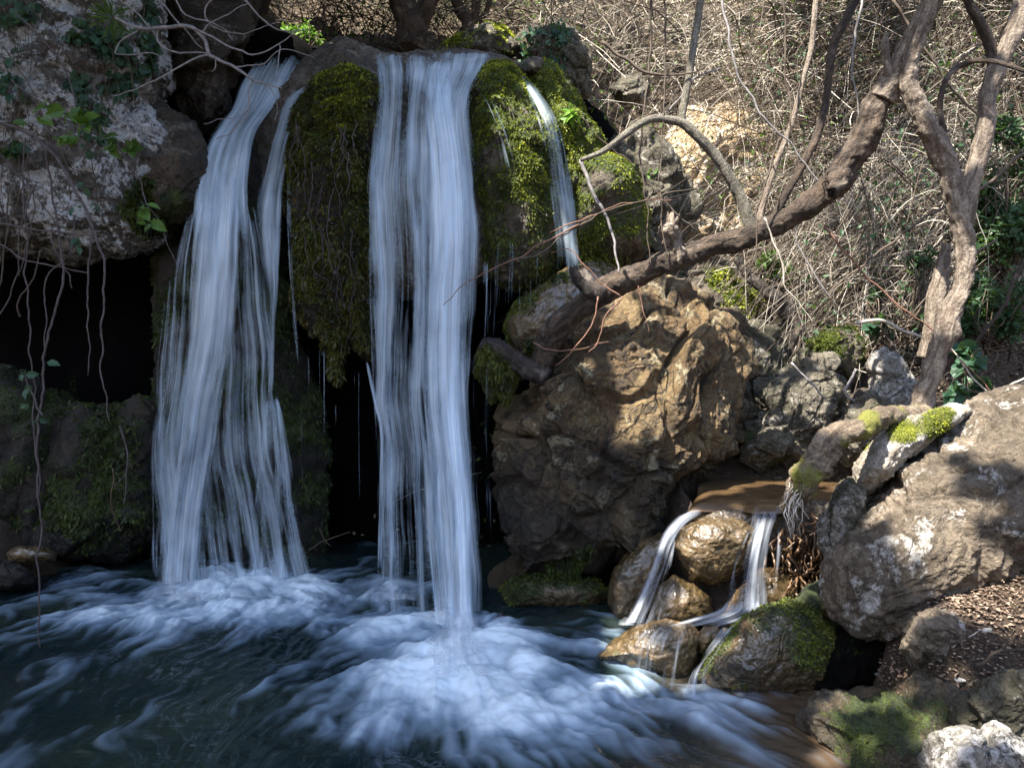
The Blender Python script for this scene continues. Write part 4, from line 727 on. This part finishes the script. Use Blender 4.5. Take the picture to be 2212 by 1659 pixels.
# ivy on the left cliff
def ivy(key, wins, n, L, label, mat='ivy', seed=0, name='ivy'):
    v, f, nr, mo, X, Y, o = ROCK[key]; r = np.random.default_rng(seed)
    fx = X[f].mean(1); fy = Y[f].mean(1); fn = nr[f].mean(1); ok = np.zeros(len(f), bool)
    for (a, b, rad) in wins: ok |= ((fx-a)**2+(fy-b)**2 < rad*rad)
    ok &= (fn[:, 1] < 0) & (fbm(v[f].mean(1), 4, 3, seed) > -.05); idx = np.nonzero(ok)[0]
    k = r.choice(idx, n); p = v[f[k]].mean(1)+fn[k]*(.01+.05*r.random((n, 1)))
    V, T = leafgeo(p, r.normal(0, .7, (n, 3))+np.array((0, 0, -.9)), fn[k]+r.normal(0, .35, (n, 3)), L*(.5+.8*r.random(n)), .85)
    e = empty(name, p.min(0), label, 'ivy'); s = Soup(); s.add(V, T, np.repeat(r.random(n), 7)); s.obj('foliage', M[mat], e, smooth=False)
    s = Soup()
    for q in range(40):
        a = p[r.integers(n)]; b0 = a+np.array((r.normal(0, .06), -.02, -r.uniform(.1, .5)))
        v_, f_ = tube(catmull([a, (a+b0)/2+r.normal(0, .025, 3), b0], 10), .0022, 4); s.add(v_, tri(f_))
    s.obj('stem', M['thick'], e)
ivy('cliff', [(210,90,60),(260,60,50),(290,110,50),(230,140,50),(190,200,40),(200,250,36),(250,170,40),(300,30,40),(200,300,30)], 520, .062, 'trailing blue green ivy in the middle of the left cliff', seed=3)
ivy('cliff', [(30,40,40),(60,20,40),(20,110,30),(25,200,30),(30,300,30)], 130, .07, 'ivy sprays in the top left corner of the cliff', seed=4)
ivy('top2', [(1160,95,40),(1180,130,36),(1200,80,30),(1140,120,30)], 260, .055, 'ivy on the pitted grey boulder', seed=5)
# ------------------------------------------------------------------ hanging bramble stems at the left
def stem(name, label, pts, mat, lv=(), L=.07, thorn=0, cat='branch', group=None, seed=0, n=None, lmat='ivy', sub=()):
    n = n or max(20, int(sum(math.hypot(a[0]-b[0], a[1]-b[1]) for a, b in zip(pts, pts[1:]))/7))
    c, r = wtw(pts, n, seed, .010); e = empty(name, c[0], label, cat, group); s = Soup(); v_, f_ = tube(c, r, 6); s.add(v_, tri(f_), .5)
    rr = np.random.default_rng(seed)
    for q in sub:
        c2, r2 = wtw(q, max(12, n//3), seed+7, .012); v_, f_ = tube(c2, r2, 5); s.add(v_, tri(f_), .6)
    for k in range(thorn):
        i_ = rr.integers(1, n-1); dv = rr.normal(0, 1, 3); dv /= np.linalg.norm(dv); b0 = c[i_]; v_, f_ = tube([b0, b0+dv*r[i_]*1.6, b0+dv*r[i_]*3.4], np.array((r[i_]*.5, r[i_]*.3, .0002)), 3); s.add(v_, tri(f_), .5)
    s.obj('stalk', M[mat], e)
    if len(lv):
        lp = []; ld = []
        for (x, y, d, k) in lv:
            w0 = W(x, y, d)
            for _ in range(k): lp.append(w0+rr.normal(0, .008, 3)); ld.append(rr.normal(0, .8, 3)+np.array((0, -.2, -.35)))
        V, T = leafgeo(np.array(lp), np.array(ld), rr.normal(0, .35, (len(lp), 3))+np.array((0, -1, .4)), L*(.7+.6*rr.random(len(lp))), .62)
        s = Soup(); s.add(V, T, np.repeat(rr.random(len(lp)), 7)); s.obj('foliage', M[lmat], e, smooth=False)
    return e
G = 'bramble stems hanging at the left'
stem('bramble', 'thickest arching bramble stem crossing the left cliff down to the mossy boulder', [(-40,262,3.9,2.96),(25,277,3.9,3.85),(72,292,3.9,3.85),(112,332,3.9,3.70),(155,390,3.9,3.40),(177,433,3.9,3.11),(197,480,3.9,2.96),(212,523,3.9,2.52),(225,600,3.9,2.22),(219,690,3.9,1.92),(217,740,3.9,1.78),(219,800,3.9,1.63),(234,911,3.9,1.18)], 'bramble', [], thorn=60, group=G, seed=1)
stem('bramble', 'longest hanging stem that reaches down to the pool surface', [(92,300,4.0,1.85),(108,380,4.0,2.07),(122,460,4.0,2.22),(132,560,4.0,2.37),(132,620,4.0,2.37),(112,690,4.0,2.37),(97,760,4.0,2.37),(92,850,4.0,2.22),(85,930,4.0,2.22),(84,1100,4.0,1.92),(85,1250,4.0,1.78),(87,1400,4.0,1.48)], 'bramble', [(100,782,3.98,1),(52,810,3.98,3),(60,830,3.98,2),(52,878,3.98,2),(66,872,3.98,1),(86,905,3.98,2)], .055, thorn=60, group=G, seed=2, sub=[[(92,900,4.0,2.2),(78,870,3.99,1.8),(66,840,3.98,1.4),(58,815,3.98,1.2)]])
stem('bramble', 'thin vertical brown stem left of the longest hanging one', [(50,300,4.1,1.48),(54,450,4.1,1.63),(57,560,4.1,1.63),(62,680,4.1,1.63),(68,800,4.1,1.48),(80,960,4.1,1.48),(82,1080,4.1,1.18)], 'bramble', [], thorn=20, group=G, seed=3)
stem('bramble', 'short straight stem hanging in front of the cave', [(200,505,4.0,2.22),(196,560,4.0,2.07),(190,640,4.0,1.78),(188,720,4.0,1.48),(188,812,4.0,0.89)], 'bramble', [], thorn=24, group=G, seed=4)
stem('bramble', 'looping stem in front of the cave mouth', [(158,470,4.05,1.78),(156,530,4.05,1.63),(135,570,4.05,1.48),(105,590,4.05,1.48),(92,640,4.05,1.48),(98,700,4.05,1.33),(98,770,4.05,0.89)], 'bramble', [], thorn=20, group=G, seed=5)
stem('bramble', 'leafy stem sloping down towards the waterfall edge', [(120,250,4.0,1.48),(180,280,4.0,1.78),(240,305,4.0,1.78),(270,330,4.0,1.63),(300,390,4.0,1.48),(315,440,4.0,1.33),(345,480,4.0,1.18),(370,540,4.0,0.74),(378,570,4.0,0.59)], 'bramble', [(235,308,3.97,3),(250,315,3.96,3),(225,300,3.97,2),(280,315,3.98,3),(290,325,3.97,2),(305,447,3.98,3),(320,440,3.98,2),(325,485,3.98,2),(330,475,3.98,2)], .085, group=G, seed=6, lmat='green')
stem('bramble', 'leafy spray crossing the middle of the left cliff', [(20,170,3.95,1.48),(70,215,3.95,1.63),(120,240,3.95,1.78),(170,262,3.95,1.48),(215,292,3.95,1.04)], 'bramble', [(145,298,3.9,4),(165,290,3.9,4),(140,240,3.92,4),(180,255,3.92,4),(100,225,3.93,3),(60,268,3.92,2),(90,262,3.92,2),(175,235,3.92,3),(190,270,3.9,3)], .085, group=G, seed=7, lmat='green')
stem('bramble', 'nearly level thorny stem above the cave mouth', [(-20,480,4.0,1.92),(60,492,4.0,1.92),(130,500,4.0,1.78),(200,506,4.0,1.63)], 'bramble', [(165,520,3.98,2),(172,540,3.98,2),(160,450,3.98,2),(185,400,3.98,2),(205,440,3.98,2)], .05, thorn=16, group=G, seed=8)
stem('bramble', 'sagging thorny stem across the top of the cave', [(-20,520,4.05,1.92),(40,552,4.05,1.92),(110,575,4.05,1.78),(190,588,4.05,1.33)], 'bramble', [], thorn=16, group=G, seed=9)
for k, (pts, lb) in enumerate([([(60,330),(40,420),(12,520),(-10,600)], 'thin curved stem at the far left below the cliff'), ([(75,400),(50,480),(40,560),(20,630),(-8,690)], 'hooked stem near the left picture edge'), ([(20,420),(15,500),(5,580),(0,640)], 'stem hanging against the left picture edge'), ([(0,330),(40,380),(85,440),(140,500),(150,540)], 'dark stem running diagonally down over the lower cliff'), ([(5,100),(60,180),(100,260),(140,350),(150,430)], 'long dark stem trailing down the pale cliff'), ([(30,30),(90,80),(140,150),(165,230),(170,290)], 'thin dark stem curving over the pale cliff top'), ([(75,400),(70,470),(62,530),(40,600)], 'short dangling stem beside the hooked one'), ([(110,520),(125,560),(150,600),(152,625)], 'small kinked twig above the cave'), ([(90,540),(70,600),(40,650),(45,690)], 'fine drooping twig in the left part of the cave')]):
    stem('bramble', lb, [(a, b, 4.05+.04*k, 1.2+.2*(k % 3)) for a, b in pts], 'bramble' if k % 2 else 'thick', [], thorn=10, group=G, seed=20+k)
# ------------------------------------------------------------------ pale grey twigs over the left falls
e = stem('branch', 'pale grey branched twig reaching across the left waterfall', [(250,40,4.7,3),(300,62,4.7,3.4),(347,60,4.7,4),(401,58,4.7,4.2),(430,76,4.7,4),(451,116,4.7,4),(466,126,4.7,3.4),(505,144,4.7,3),(542,170,4.7,2.6),(578,184,4.7,2.2),(606,190,4.7,1.2)], 'greytwig', [], cat='branch', seed=31, sub=[
    [(451,116,4.7,2.4),(400,140,4.7,2),(340,175,4.7,1.6),(300,190,4.7,1.4),(240,208,4.7,1)], [(401,58,4.7,2.4),(470,85,4.7,2.2),(520,108,4.7,2),(540,120,4.7,1.8),(590,98,4.7,1.4),(640,60,4.7,.8)],
    [(542,170,4.7,1.8),(533,195,4.7,1.6),(533,235,4.7,1.4),(524,262,4.7,1.2),(495,290,4.7,1),(465,302,4.7,.8)], [(533,235,4.7,1),(505,258,4.7,.8),(440,268,4.7,.6)], [(600,95,4.7,1.4),(604,130,4.7,1.2),(604,180,4.7,.8)],
    [(347,60,4.7,2),(346,90,4.7,2),(395,112,4.7,1.8),(451,116,4.7,1.6)], [(505,144,4.7,1.6),(560,140,4.7,1.3),(610,108,4.7,1),(680,130,4.7,.6)], [(430,76,4.7,1.6),(480,40,4.7,1.3),(540,10,4.7,1)], [(300,62,4.7,2),(250,110,4.7,1.6),(270,116,4.7,1.4),(345,116,4.7,1.2)],
    [(466,126,4.7,1.4),(462,150,4.7,1.2),(455,160,4.7,.8)], [(578,184,4.7,1),(600,220,4.7,.7),(596,260,4.7,.5)]])
for k, (pts, lb) in enumerate([([(330,-20),(380,40),(420,90),(440,110)], 'straight grey twig slanting down from the top left'), ([(460,-20),(440,30),(470,60),(540,70),(620,40)], 'curved twig over the left water chute'), ([(250,-10),(300,30),(345,85)], 'twig from the top edge over the left cliff'), ([(520,-10),(560,40),(600,66),(660,60)], 'fine twig above the bright green bush'), ([(380,-10),(400,30),(470,55),(500,90)], 'bent twig at the dark rock bank')]):
    stem('branch', lb, [(a, b, 4.75, 2.2-.4*i) for i, (a, b) in enumerate(pts)], 'greytwig', [], group='grey twigs over the left falls', seed=40+k)
# ------------------------------------------------------------------ traced thin branches at the right
G = 'thin branches in front of the thicket'
for k, (pts, r0, mt, lb) in enumerate([
    ([(1250,488),(1150,540),(1090,568),(1040,592),(990,622),(958,662)], 2.0, 'redtwig', 'long thin red twig reaching over the central waterfall'),
    ([(1340,640),(1290,600),(1230,540),(1190,545)], 1.8, 'redtwig', 'short red twig left of the leaning trunk'),
    ([(1255,347),(1290,430),(1310,470),(1330,560),(1335,590)], 4.5, 'greytwig', 'crooked twig descending from the arched branch to the trunk'),
    ([(1780,490),(1850,570),(1930,650),(2000,702),(2080,780),(2145,850)], 2.6, 'redtwig', 'long straight red twig slanting down behind the living tree'),
    ([(1500,500),(1440,440),(1370,360),(1300,300),(1260,260)], 2.0, 'thick', 'thin dark twig crossing the yellow moss'),
    ([(1120,560),(1170,545),(1230,500),(1330,450),(1480,410),(1560,400)], 2.0, 'thick', 'thin dark twig level across the yellow moss slope'),
    ([(1190,500),(1260,470),(1360,440),(1470,430)], 1.6, 'redtwig', 'fine red twig above the wedged mossy rock'),
    ([(1430,-10),(1440,120),(1430,260),(1425,400),(1440,560)], 2.4, 'thick', 'upright brown stem left of the grey sapling'),
    ([(1405,-10),(1400,160),(1380,330),(1400,480),(1405,570)], 2.6, 'thick', 'slim upright stem above the yellow moss'),
    ([(1690,-10),(1700,150),(1712,300),(1735,400),(1742,470)], 2.2, 'thick', 'dark hanging stem between two trunk branches'),
    ([(1680,300),(1640,440),(1620,620),(1610,690)], 2.2, 'thick', 'slender stem passing behind the leaning trunk'),
    ([(1560,-10),(1580,120),(1640,240),(1720,330),(1800,440)], 3.0, 'greytwig', 'grey stem leaning right above the trunk'),
    ([(1300,90),(1380,150),(1440,160),(1500,160)], 4.0, 'thick', 'arched branch tip left of the grey sapling'),
    ([(1560,150),(1500,175),(1440,240),(1300,330)], 2.2, 'greytwig', 'fine grey twig over the arched branch'),
    ([(1860,-10),(1840,120),(1850,220),(1870,330)], 2.6, 'greytwig', 'pale stem left of the broken tip of the trunk'),
    ([(2212,60),(2100,110),(2000,200),(1880,260)], 3.2, 'thick', 'dark branch crossing behind the living tree top'),
    ([(2212,330),(2130,400),(2000,470),(1880,560),(1780,640)], 4.0, 'thick', 'long dark cane sloping down left behind the fork'),
    ([(2150,520),(2040,600),(1960,690)], 3.0, 'thick', 'short dark cane behind the pale stump'),
    ([(1930,0),(2000,110),(2100,240),(2212,330)], 3.4, 'thick', 'greenish cane crossing behind the fork'),
    ([(1790,640),(1740,560),(1720,480),(1760,380)], 2.0, 'greytwig', 'light twig rising behind the trunk middle'),
    ([(1650,470),(1690,560),(1700,620),(1760,700)], 2.0, 'dry', 'dry twig hanging below the trunk'),
    ([(1290,640),(1280,700),(1250,740),(1220,770),(1200,790)], 2.0, 'redtwig', 'forked red twig dangling over the golden boulder'),
    ([(1345,640),(1310,680),(1290,740),(1270,760)], 2.0, 'redtwig', 'pink twig dangling beside the forked red one'),
    ([(1150,745),(1200,760),(1260,748),(1310,740)], 1.6, 'redtwig', 'thin curved twig touching the golden boulder'),
    ([(1380,620),(1390,670),(1400,720)], 1.4, 'redtwig', 'tiny dangling twig under the trunk')]):
    D0 = 4.35 if k not in (15, 16, 17, 18) else 5.2
    stem('branch', lb, [(a, b, D0+.02*(k % 5), r0*(1-.6*i/(len(pts)-1))) for i, (a, b) in enumerate(pts)], mt, [], group=G, seed=60+k)
for k, (pts, r0, mt, lb, dd_) in enumerate([
    ([(262,918),(272,960),(280,1000),(270,1040),(266,1085)], 2.2, 'bramble', 'dead root hanging down the mossy boulder left of the falls', 5.3),
    ([(245,1010),(242,1060),(246,1100),(262,1150)], 1.8, 'root', 'thin brown rootlet on the mossy boulder', 5.3),
    ([(280,1000),(262,1030),(240,1050)], 1.2, 'bramble', 'fine rootlet forking from the dead root', 5.3),
    ([(690,1140),(700,1165),(716,1180)], 1.2, 'thick', 'short stick lodged between the two falls', 5.5),
    ([(664,1190),(720,1160),(760,1150)], 1.1, 'thick', 'thin stick lying in the recess between the two falls', 5.5),
    ([(2100,1440),(2125,1430),(2150,1400),(2212,1402)], 5, 'bark', 'dark stick lying on the leaf strewn bank', 2.75),
    ([(2060,1400),(2100,1385),(2125,1372)], 2, 'dry', 'small straw stick on the right bank', 3.0),
    ([(1850,800),(1830,850),(1880,880),(1935,880)], 3, 'greytwig', 'curved grey stick on the far earth bank', 5.0),
    ([(1850,700),(1900,690),(1960,715),(2010,735),(2060,730)], 4, 'dry', 'long bare root across the far earth bank', 5.2),
    ([(1710,785),(1760,840),(1790,870)], 2.6, 'greytwig', 'broken stick leaning on the bright moss cushion', 5.0),
    ([(2212,560),(2180,640),(2140,700),(2100,750)], 5, 'bark', 'curved brown root at the right edge under the evergreen shrub', 4.8),
    ([(2212,820),(2140,850),(2080,790),(2040,740)], 2.2, 'dry', 'thin pale cane propped beside the trunk base', 4.4)]):
    stem('branch' if k not in (0, 1, 2, 8, 10) else 'root', lb, [(a, b, dd_, r0*(1-.4*i/(len(pts)-1))) for i, (a, b) in enumerate(pts)], mt, [], cat='branch' if k not in (0, 1, 2, 8, 10) else 'root', seed=120+k)
s = Soup(); random.seed(31)
for k in range(22):
    x = random.uniform(638, 770); y = random.uniform(230, 560); l = random.uniform(60, 200)
    c, r_ = wtw([(x,y,5.28,1.2),(x+random.uniform(-16,14),y+l*.35,5.25,1.1),(x+random.uniform(-18,14),y+l*.7,5.25,.9),(x+random.uniform(-14,14),y+l,5.26,.7)], 22, 300+k, .02); v_, f_ = tube(c, r_, 4); s.add(v_, tri(f_))
o_ = s.obj('rootlet', M['bramble'], ROCK['beard'][6]); o_['kind'] = 'stuff'
# ------------------------------------------------------------------ the thicket of dry stems on the hillside (uncountable)
def thicket(name, label, n, reg, mat, seed, ln=(.8, 2.4), rad=(.0025, .006), bias=(0, 0, .6), lift=(0, 1.2), sag=.5, sides=3, pz=None):
    r = np.random.default_rng(seed); s = Soup(); cnt = 0
    nc = n//28; CX = r.uniform(reg[0], reg[1], nc); CY = r.uniform(reg[2], reg[3], nc); cd_ = r.normal(0, .55, (nc, 3)); ci_ = r.integers(0, nc, n); cl_ = r.random(n) < .6
    X = np.where(cl_, CX[ci_]+r.normal(0, .16, n), r.uniform(reg[0], reg[1], n)); Y = np.where(cl_, CY[ci_]+r.normal(0, .2, n), r.uniform(reg[2], reg[3], n)); Z = gz(X, Y)+r.uniform(lift[0], lift[1], n)
    cr_ = r.random(nc)
    for k in range(n):
        if X[k] < 2.3 and Y[k] < 8.2 and r.random() < .93: continue
        d = (r.normal(0, .4, 3)+cd_[ci_[k]] if cl_[k] else r.normal(0, .8, 3))+np.array(bias); d /= np.linalg.norm(d); L = r.uniform(*ln); t = np.linspace(0, 1, 8)[:, None]
        q = r.normal(0, .25, 3)
        c = np.array((X[k], Y[k], Z[k]))+d*L*t+(q*L*.5)*t*t+np.array((0, 0, -sag*L))*t*t+np.cumsum(r.normal(0, .012*L, (8, 3)), 0)
        if c[:, 1].min() < 5.4 or (c[0, 0] < 1.9 and c[:, 1].min() < 6.0): continue
        v_, f_ = tube(c, r.uniform(*rad)*(1-.6*t[:, 0]), sides, False); s.add(v_, tri(f_), np.clip(.55*cr_[ci_[k]]+.6*r.random()**1.3-.05, 0, 1))
    return tag(s.obj(name, M[mat], smooth=True), label, 'thicket', None, 'stuff')
thicket('dry_thicket', 'sunlit tangle of dry pale stems covering the hillside at the upper right', 8500, (.3, 7.0, 6.4, 12.0), 'dry', 1, (.6, 2.2), (.0018, .006), (0, -.1, .5), (0, .9))
thicket('bramble_thicket', 'dense brown bramble canes between the ochre wall and the right edge', 2600, (1.6, 6.5, 5.6, 8.5), 'thick', 2, (.8, 2.4), (.003, .008), (-.6, -.1, .35), (0, 1.6), .6)
thicket('dry_thicket', 'pale dead stalks standing in front of the brown canes', 600, (1.2, 6.5, 6.2, 9), 'dry', 9, (.6, 1.8), (.002, .005), (-.2, -.1, .3), (.2, 1.9))
thicket('undergrowth', 'bare undergrowth behind the lip of the falls', 2000, (-4.5, .8, 8.6, 12), 'thick', 3, (.7, 2.0), (.003, .008), (0, -.1, .7), (0, .8))
thicket('dead_stems', 'drooping grey dead stems above the far earth bank', 1500, (1.7, 4.2, 5.4, 6.6), 'dry', 4, (.5, 1.3), (.0018, .0035), (-.5, 0, -.1), (.3, 1.5), .7)
r = np.random.default_rng(5)
def scatterleaves(name, label, n, reg, L, mat, lift, seed, cat='foliage'):
    r = np.random.default_rng(seed); X = r.uniform(reg[0], reg[1], n); Y = r.uniform(reg[2], reg[3], n)
    p = np.stack([X, Y, gz(X, Y)+r.uniform(lift[0], lift[1], n)], -1); p = p[fbm(p, 1.3, 3, seed) > .02]
    V, T = leaves(p, L, seed, .2, .5); s = Soup(); s.add(V, T, np.repeat(r.random(len(p)), 7))
    return tag(s.obj(name, M[mat], smooth=False), label, cat, None, 'stuff')
scatterleaves('ground_cover', 'scattered young green leaves among the hillside thicket', 9000, (-.5, 6.5, 6.3, 11), .045, 'green', (0, 1.6), 6)
scatterleaves('ground_cover', 'dark leaves in the undergrowth behind the left falls', 6000, (-4.8, .5, 8.4, 11), .055, 'green', (0, 1.2), 7)
scatterleaves('ground_cover', 'dark green leaves in the thicket near the right edge', 7000, (2.2, 5.5, 5.4, 8), .05, 'bush', (0, 1.8), 8)
scatterleaves('leaf_litter', 'dead leaves caught in the hillside thicket', 7000, (-2, 6.5, 6.4, 12), .05, 'litter', (0, .7), 16, 'leaf litter')
# ------------------------------------------------------------------ leaf litter and stones on the right bank
n = 20000; X = r.uniform(1.35, 2.9, n); Y = r.uniform(2.7, 4.0, n); Z = gz(X, Y); ok = Z > .1; X, Y, Z = X[ok], Y[ok], Z[ok]; n = len(X)
p = np.stack([X, Y, Z+.006+.012*r.random(n)], -1)
V, T = leafgeo(p, np.stack([r.normal(0, 1, n), r.normal(0, 1, n), r.normal(0, .15, n)], -1), np.stack([r.normal(0, .3, n), r.normal(0, .3, n), np.ones(n)], -1), .010+.02*r.random(n)**2, .6)
s = Soup(); s.add(V, T, np.repeat(r.random(n)**1.6, 7)); tag(s.obj('leaf_litter', M['litter'], smooth=False), 'dry brown fallen leaves strewn over the right bank', 'leaf litter', None, 'stuff')
n = 2600; X = r.uniform(1.9, 4.5, n); Y = r.uniform(4.9, 6.6, n); p = np.stack([X, Y, gz(X, Y)+.01], -1)
V, T = leafgeo(p, r.normal(0, 1, (n, 3))*np.array((1, 1, .2)), np.stack([r.normal(0, .3, n), r.normal(0, .3, n), np.ones(n)], -1), .03+.03*r.random(n), .55)
s = Soup(); s.add(V, T, np.repeat(r.random(n), 7)); tag(s.obj('leaf_litter', M['litter'], smooth=False), 'fallen leaves on the far earth bank behind the living tree', 'leaf litter', None, 'stuff')
iv, jf = ico(3)
def stones(name, label, n, reg, sz, mat, seed):
    r = np.random.default_rng(seed); s = Soup()
    for k in range(n):
        x, y = r.uniform(reg[0], reg[1]), r.uniform(reg[2], reg[3]); z = float(gz(np.array([x]), np.array([y]))[0]); q = r.uniform(*sz)
        v_ = iv*np.array((1, r.uniform(.6, 1), r.uniform(.35, .7)))*q; v_ = v_*(1+.6*fbm(v_/q, 1.1, 3, k))[:, None]; s.add(v_+np.array((x, y, z+q*.15)), jf, r.random())
    return tag(s.obj(name, M[mat]), label, 'gravel', None, 'stuff')
stones('gravel', 'pebbles among the litter on the right bank', 160, (1.35, 2.9, 2.4, 4.0), (.006, .022), 'pale', 3)
stones('gravel', 'small stones on the far earth bank', 120, (1.9, 4.2, 4.9, 6.3), (.012, .05), 'mixed', 4)
# ------------------------------------------------------------------ unseen tree canopy, added and shaped to lay the wanted shade
def shade(px, py):
    s_ = np.full(px.shape, .99)
    def box(x0, y0, x1, y1, a, e=40):
        nonlocal s_
        w = sstep(x0-e, x0+e, px)*sstep(x1+e, x1-e, px)*sstep(y0-e, y0+e, py)*sstep(y1+e, y1-e, py); s_ = s_*(1-w)+a*w
    box(1030, -300, 1200, 520, .25); box(1180, 100, 1400, 620, .15); box(650, 60, 1100, 170, .97); box(590, 30, 720, 100, .0, 10)
    box(1200, -300, 2700, 700, .40); box(1380, 180, 1800, 620, .0); box(1150, 590, 1640, 800, .36); box(1380, 800, 1650, 1160, .42); box(1150, 800, 1380, 1060, .55)
    box(1560, 680, 2050, 1060, .42); box(1330, 1080, 1740, 1450, .42); box(1740, 1040, 1850, 1260, .45)
    box(1730, 820, 2450, 1000, .0, 15); box(1300, 1330, 1530, 1480, .0); box(1900, 1010, 2500, 1230, .40); box(1060, 930, 1290, 1290, .98); box(1290, 1100, 1450, 1290, .9); box(1980, 1240, 2400, 1420, .15); box(1120, 600, 1300, 820, .9); box(1750, 1330, 1960, 1520, 1.0); box(1700,1450,2400,1700,.72); box(1990, 1560, 2450, 1750, .0, 15)
    return s_
r = np.random.default_rng(77)
bpy.context.view_layer.update(); dg = bpy.context.evaluated_depsgraph_get()
e1 = np.cross(SUN, (0, 0, 1.)); e1 /= np.linalg.norm(e1); e2 = np.cross(SUN, e1)
org = Vector((0, 0, CAMZ)); acc = {}; cell = .09
GX, GY = np.meshgrid(np.arange(-160, 2380, 13.), np.arange(-100, 1760, 13.)); want = shade(GX, GY)
far = W(GX, GY, 3.0)
for a in range(GX.shape[0]):
    for b in range(GX.shape[1]):
        h = S.ray_cast(dg, org, (Vector(far[a, b])-org).normalized())
        if not h[0] or h[1].y > 9: continue
        q = np.array(h[1]); k_ = (int(q@e1//cell), int(q@e2//cell)); acc.setdefault(k_, []).append((want[a, b], q[1]))
ks = np.array(list(acc)); lo_ = ks.min(0)-14; sz_ = ks.max(0)-lo_+15
sm = np.zeros(sz_); wt = np.zeros(sz_)
for k_, l_ in acc.items():
    i_, j_ = k_[0]-lo_[0], k_[1]-lo_[1]; ws_ = [w for w, _ in l_]; sm[i_, j_] = min(ws_) if min(ws_) < .2 and max(ws_) < .9 else np.mean(ws_); wt[i_, j_] = 1
lit_ = (wt > 0) & (sm < .2); L2_ = np.pad(lit_, 1)
nb_ = sum(L2_[x_:x_+sm.shape[0], y_:y_+sm.shape[1]] for x_ in range(3) for y_ in range(3)) > 0
sm = np.where(nb_ & (wt > 0) & (sm < .9), np.minimum(sm, .25), sm)
def box3(m_):
    m_ = np.pad(m_, 1, mode='edge'); return sum(m_[x_:x_+m_.shape[0]-2, y_:y_+m_.shape[1]-2] for x_ in range(3) for y_ in range(3))
for _ in range(4):
    s3, w3 = box3(sm*wt), box3(wt); g_ = (wt == 0) & (w3 > 0); sm[g_] = (s3/np.maximum(w3, 1e-6))[g_]; wt[g_] = 1
ii_, jj_ = np.nonzero(wt > 0); rep = 8
a = np.repeat(ii_, rep)+r.random(len(ii_)*rep); b = np.repeat(jj_, rep)+r.random(len(ii_)*rep); th = sm[a.astype(int), b.astype(int)]
u1 = ((a+lo_[0])*cell)[:, None]*e1+((b+lo_[1])*cell)[:, None]*e2
nz = .5+fbm(u1, 2.2, 3, 5)*1.0+fbm(u1, 7, 2, 6)*.5
ok = (nz < (th-.62)*1.25+.5) | (th > .86)
print('canopy cells', len(ii_), 'leaves', ok.sum())
p = u1[ok]; p = p+SUN*((r.uniform(6.4, 7.8, len(p))-p[:, 2])/SUN[2])[:, None]
X_, Y_ = proj(p); vis = (p[:, 1] > .3) & (X_ > -60) & (X_ < PW+60) & (Y_ > -60) & (Y_ < PH+60)
p = p[~vis]
V, T = leafgeo(p, r.normal(0, 1, (len(p), 3))*np.array((1, 1, .4)), SUN+r.normal(0, .3, (len(p), 3)), .11+.06*r.random(len(p)), .9)
ca = empty('tree', (-5.2, 1.0, 2.0), 'unseen tree added on the left rim, its leaves placed to shade the gorge', 'tree')
s = Soup(); s.add(V, T, np.repeat(r.random(len(p)), 7)); s.obj('crown', M['canopy'], ca, smooth=False)
c = catmull([(-6.2, .4, 1.5), (-6.0, .5, 4), (-5.2, .8, 6.2), (-3.6, 1.6, 7.8)], 40); v_, f_ = tube(c, np.linspace(.28, .1, 40), 14)
mesh('trunk', v_, tri(f_), M['darkbark'], ca, uv=v_[:, [0, 2]])
print('objects', len(bpy.data.objects), 'verts', sum(len(o.data.vertices) for o in bpy.data.objects if o.type == 'MESH'))
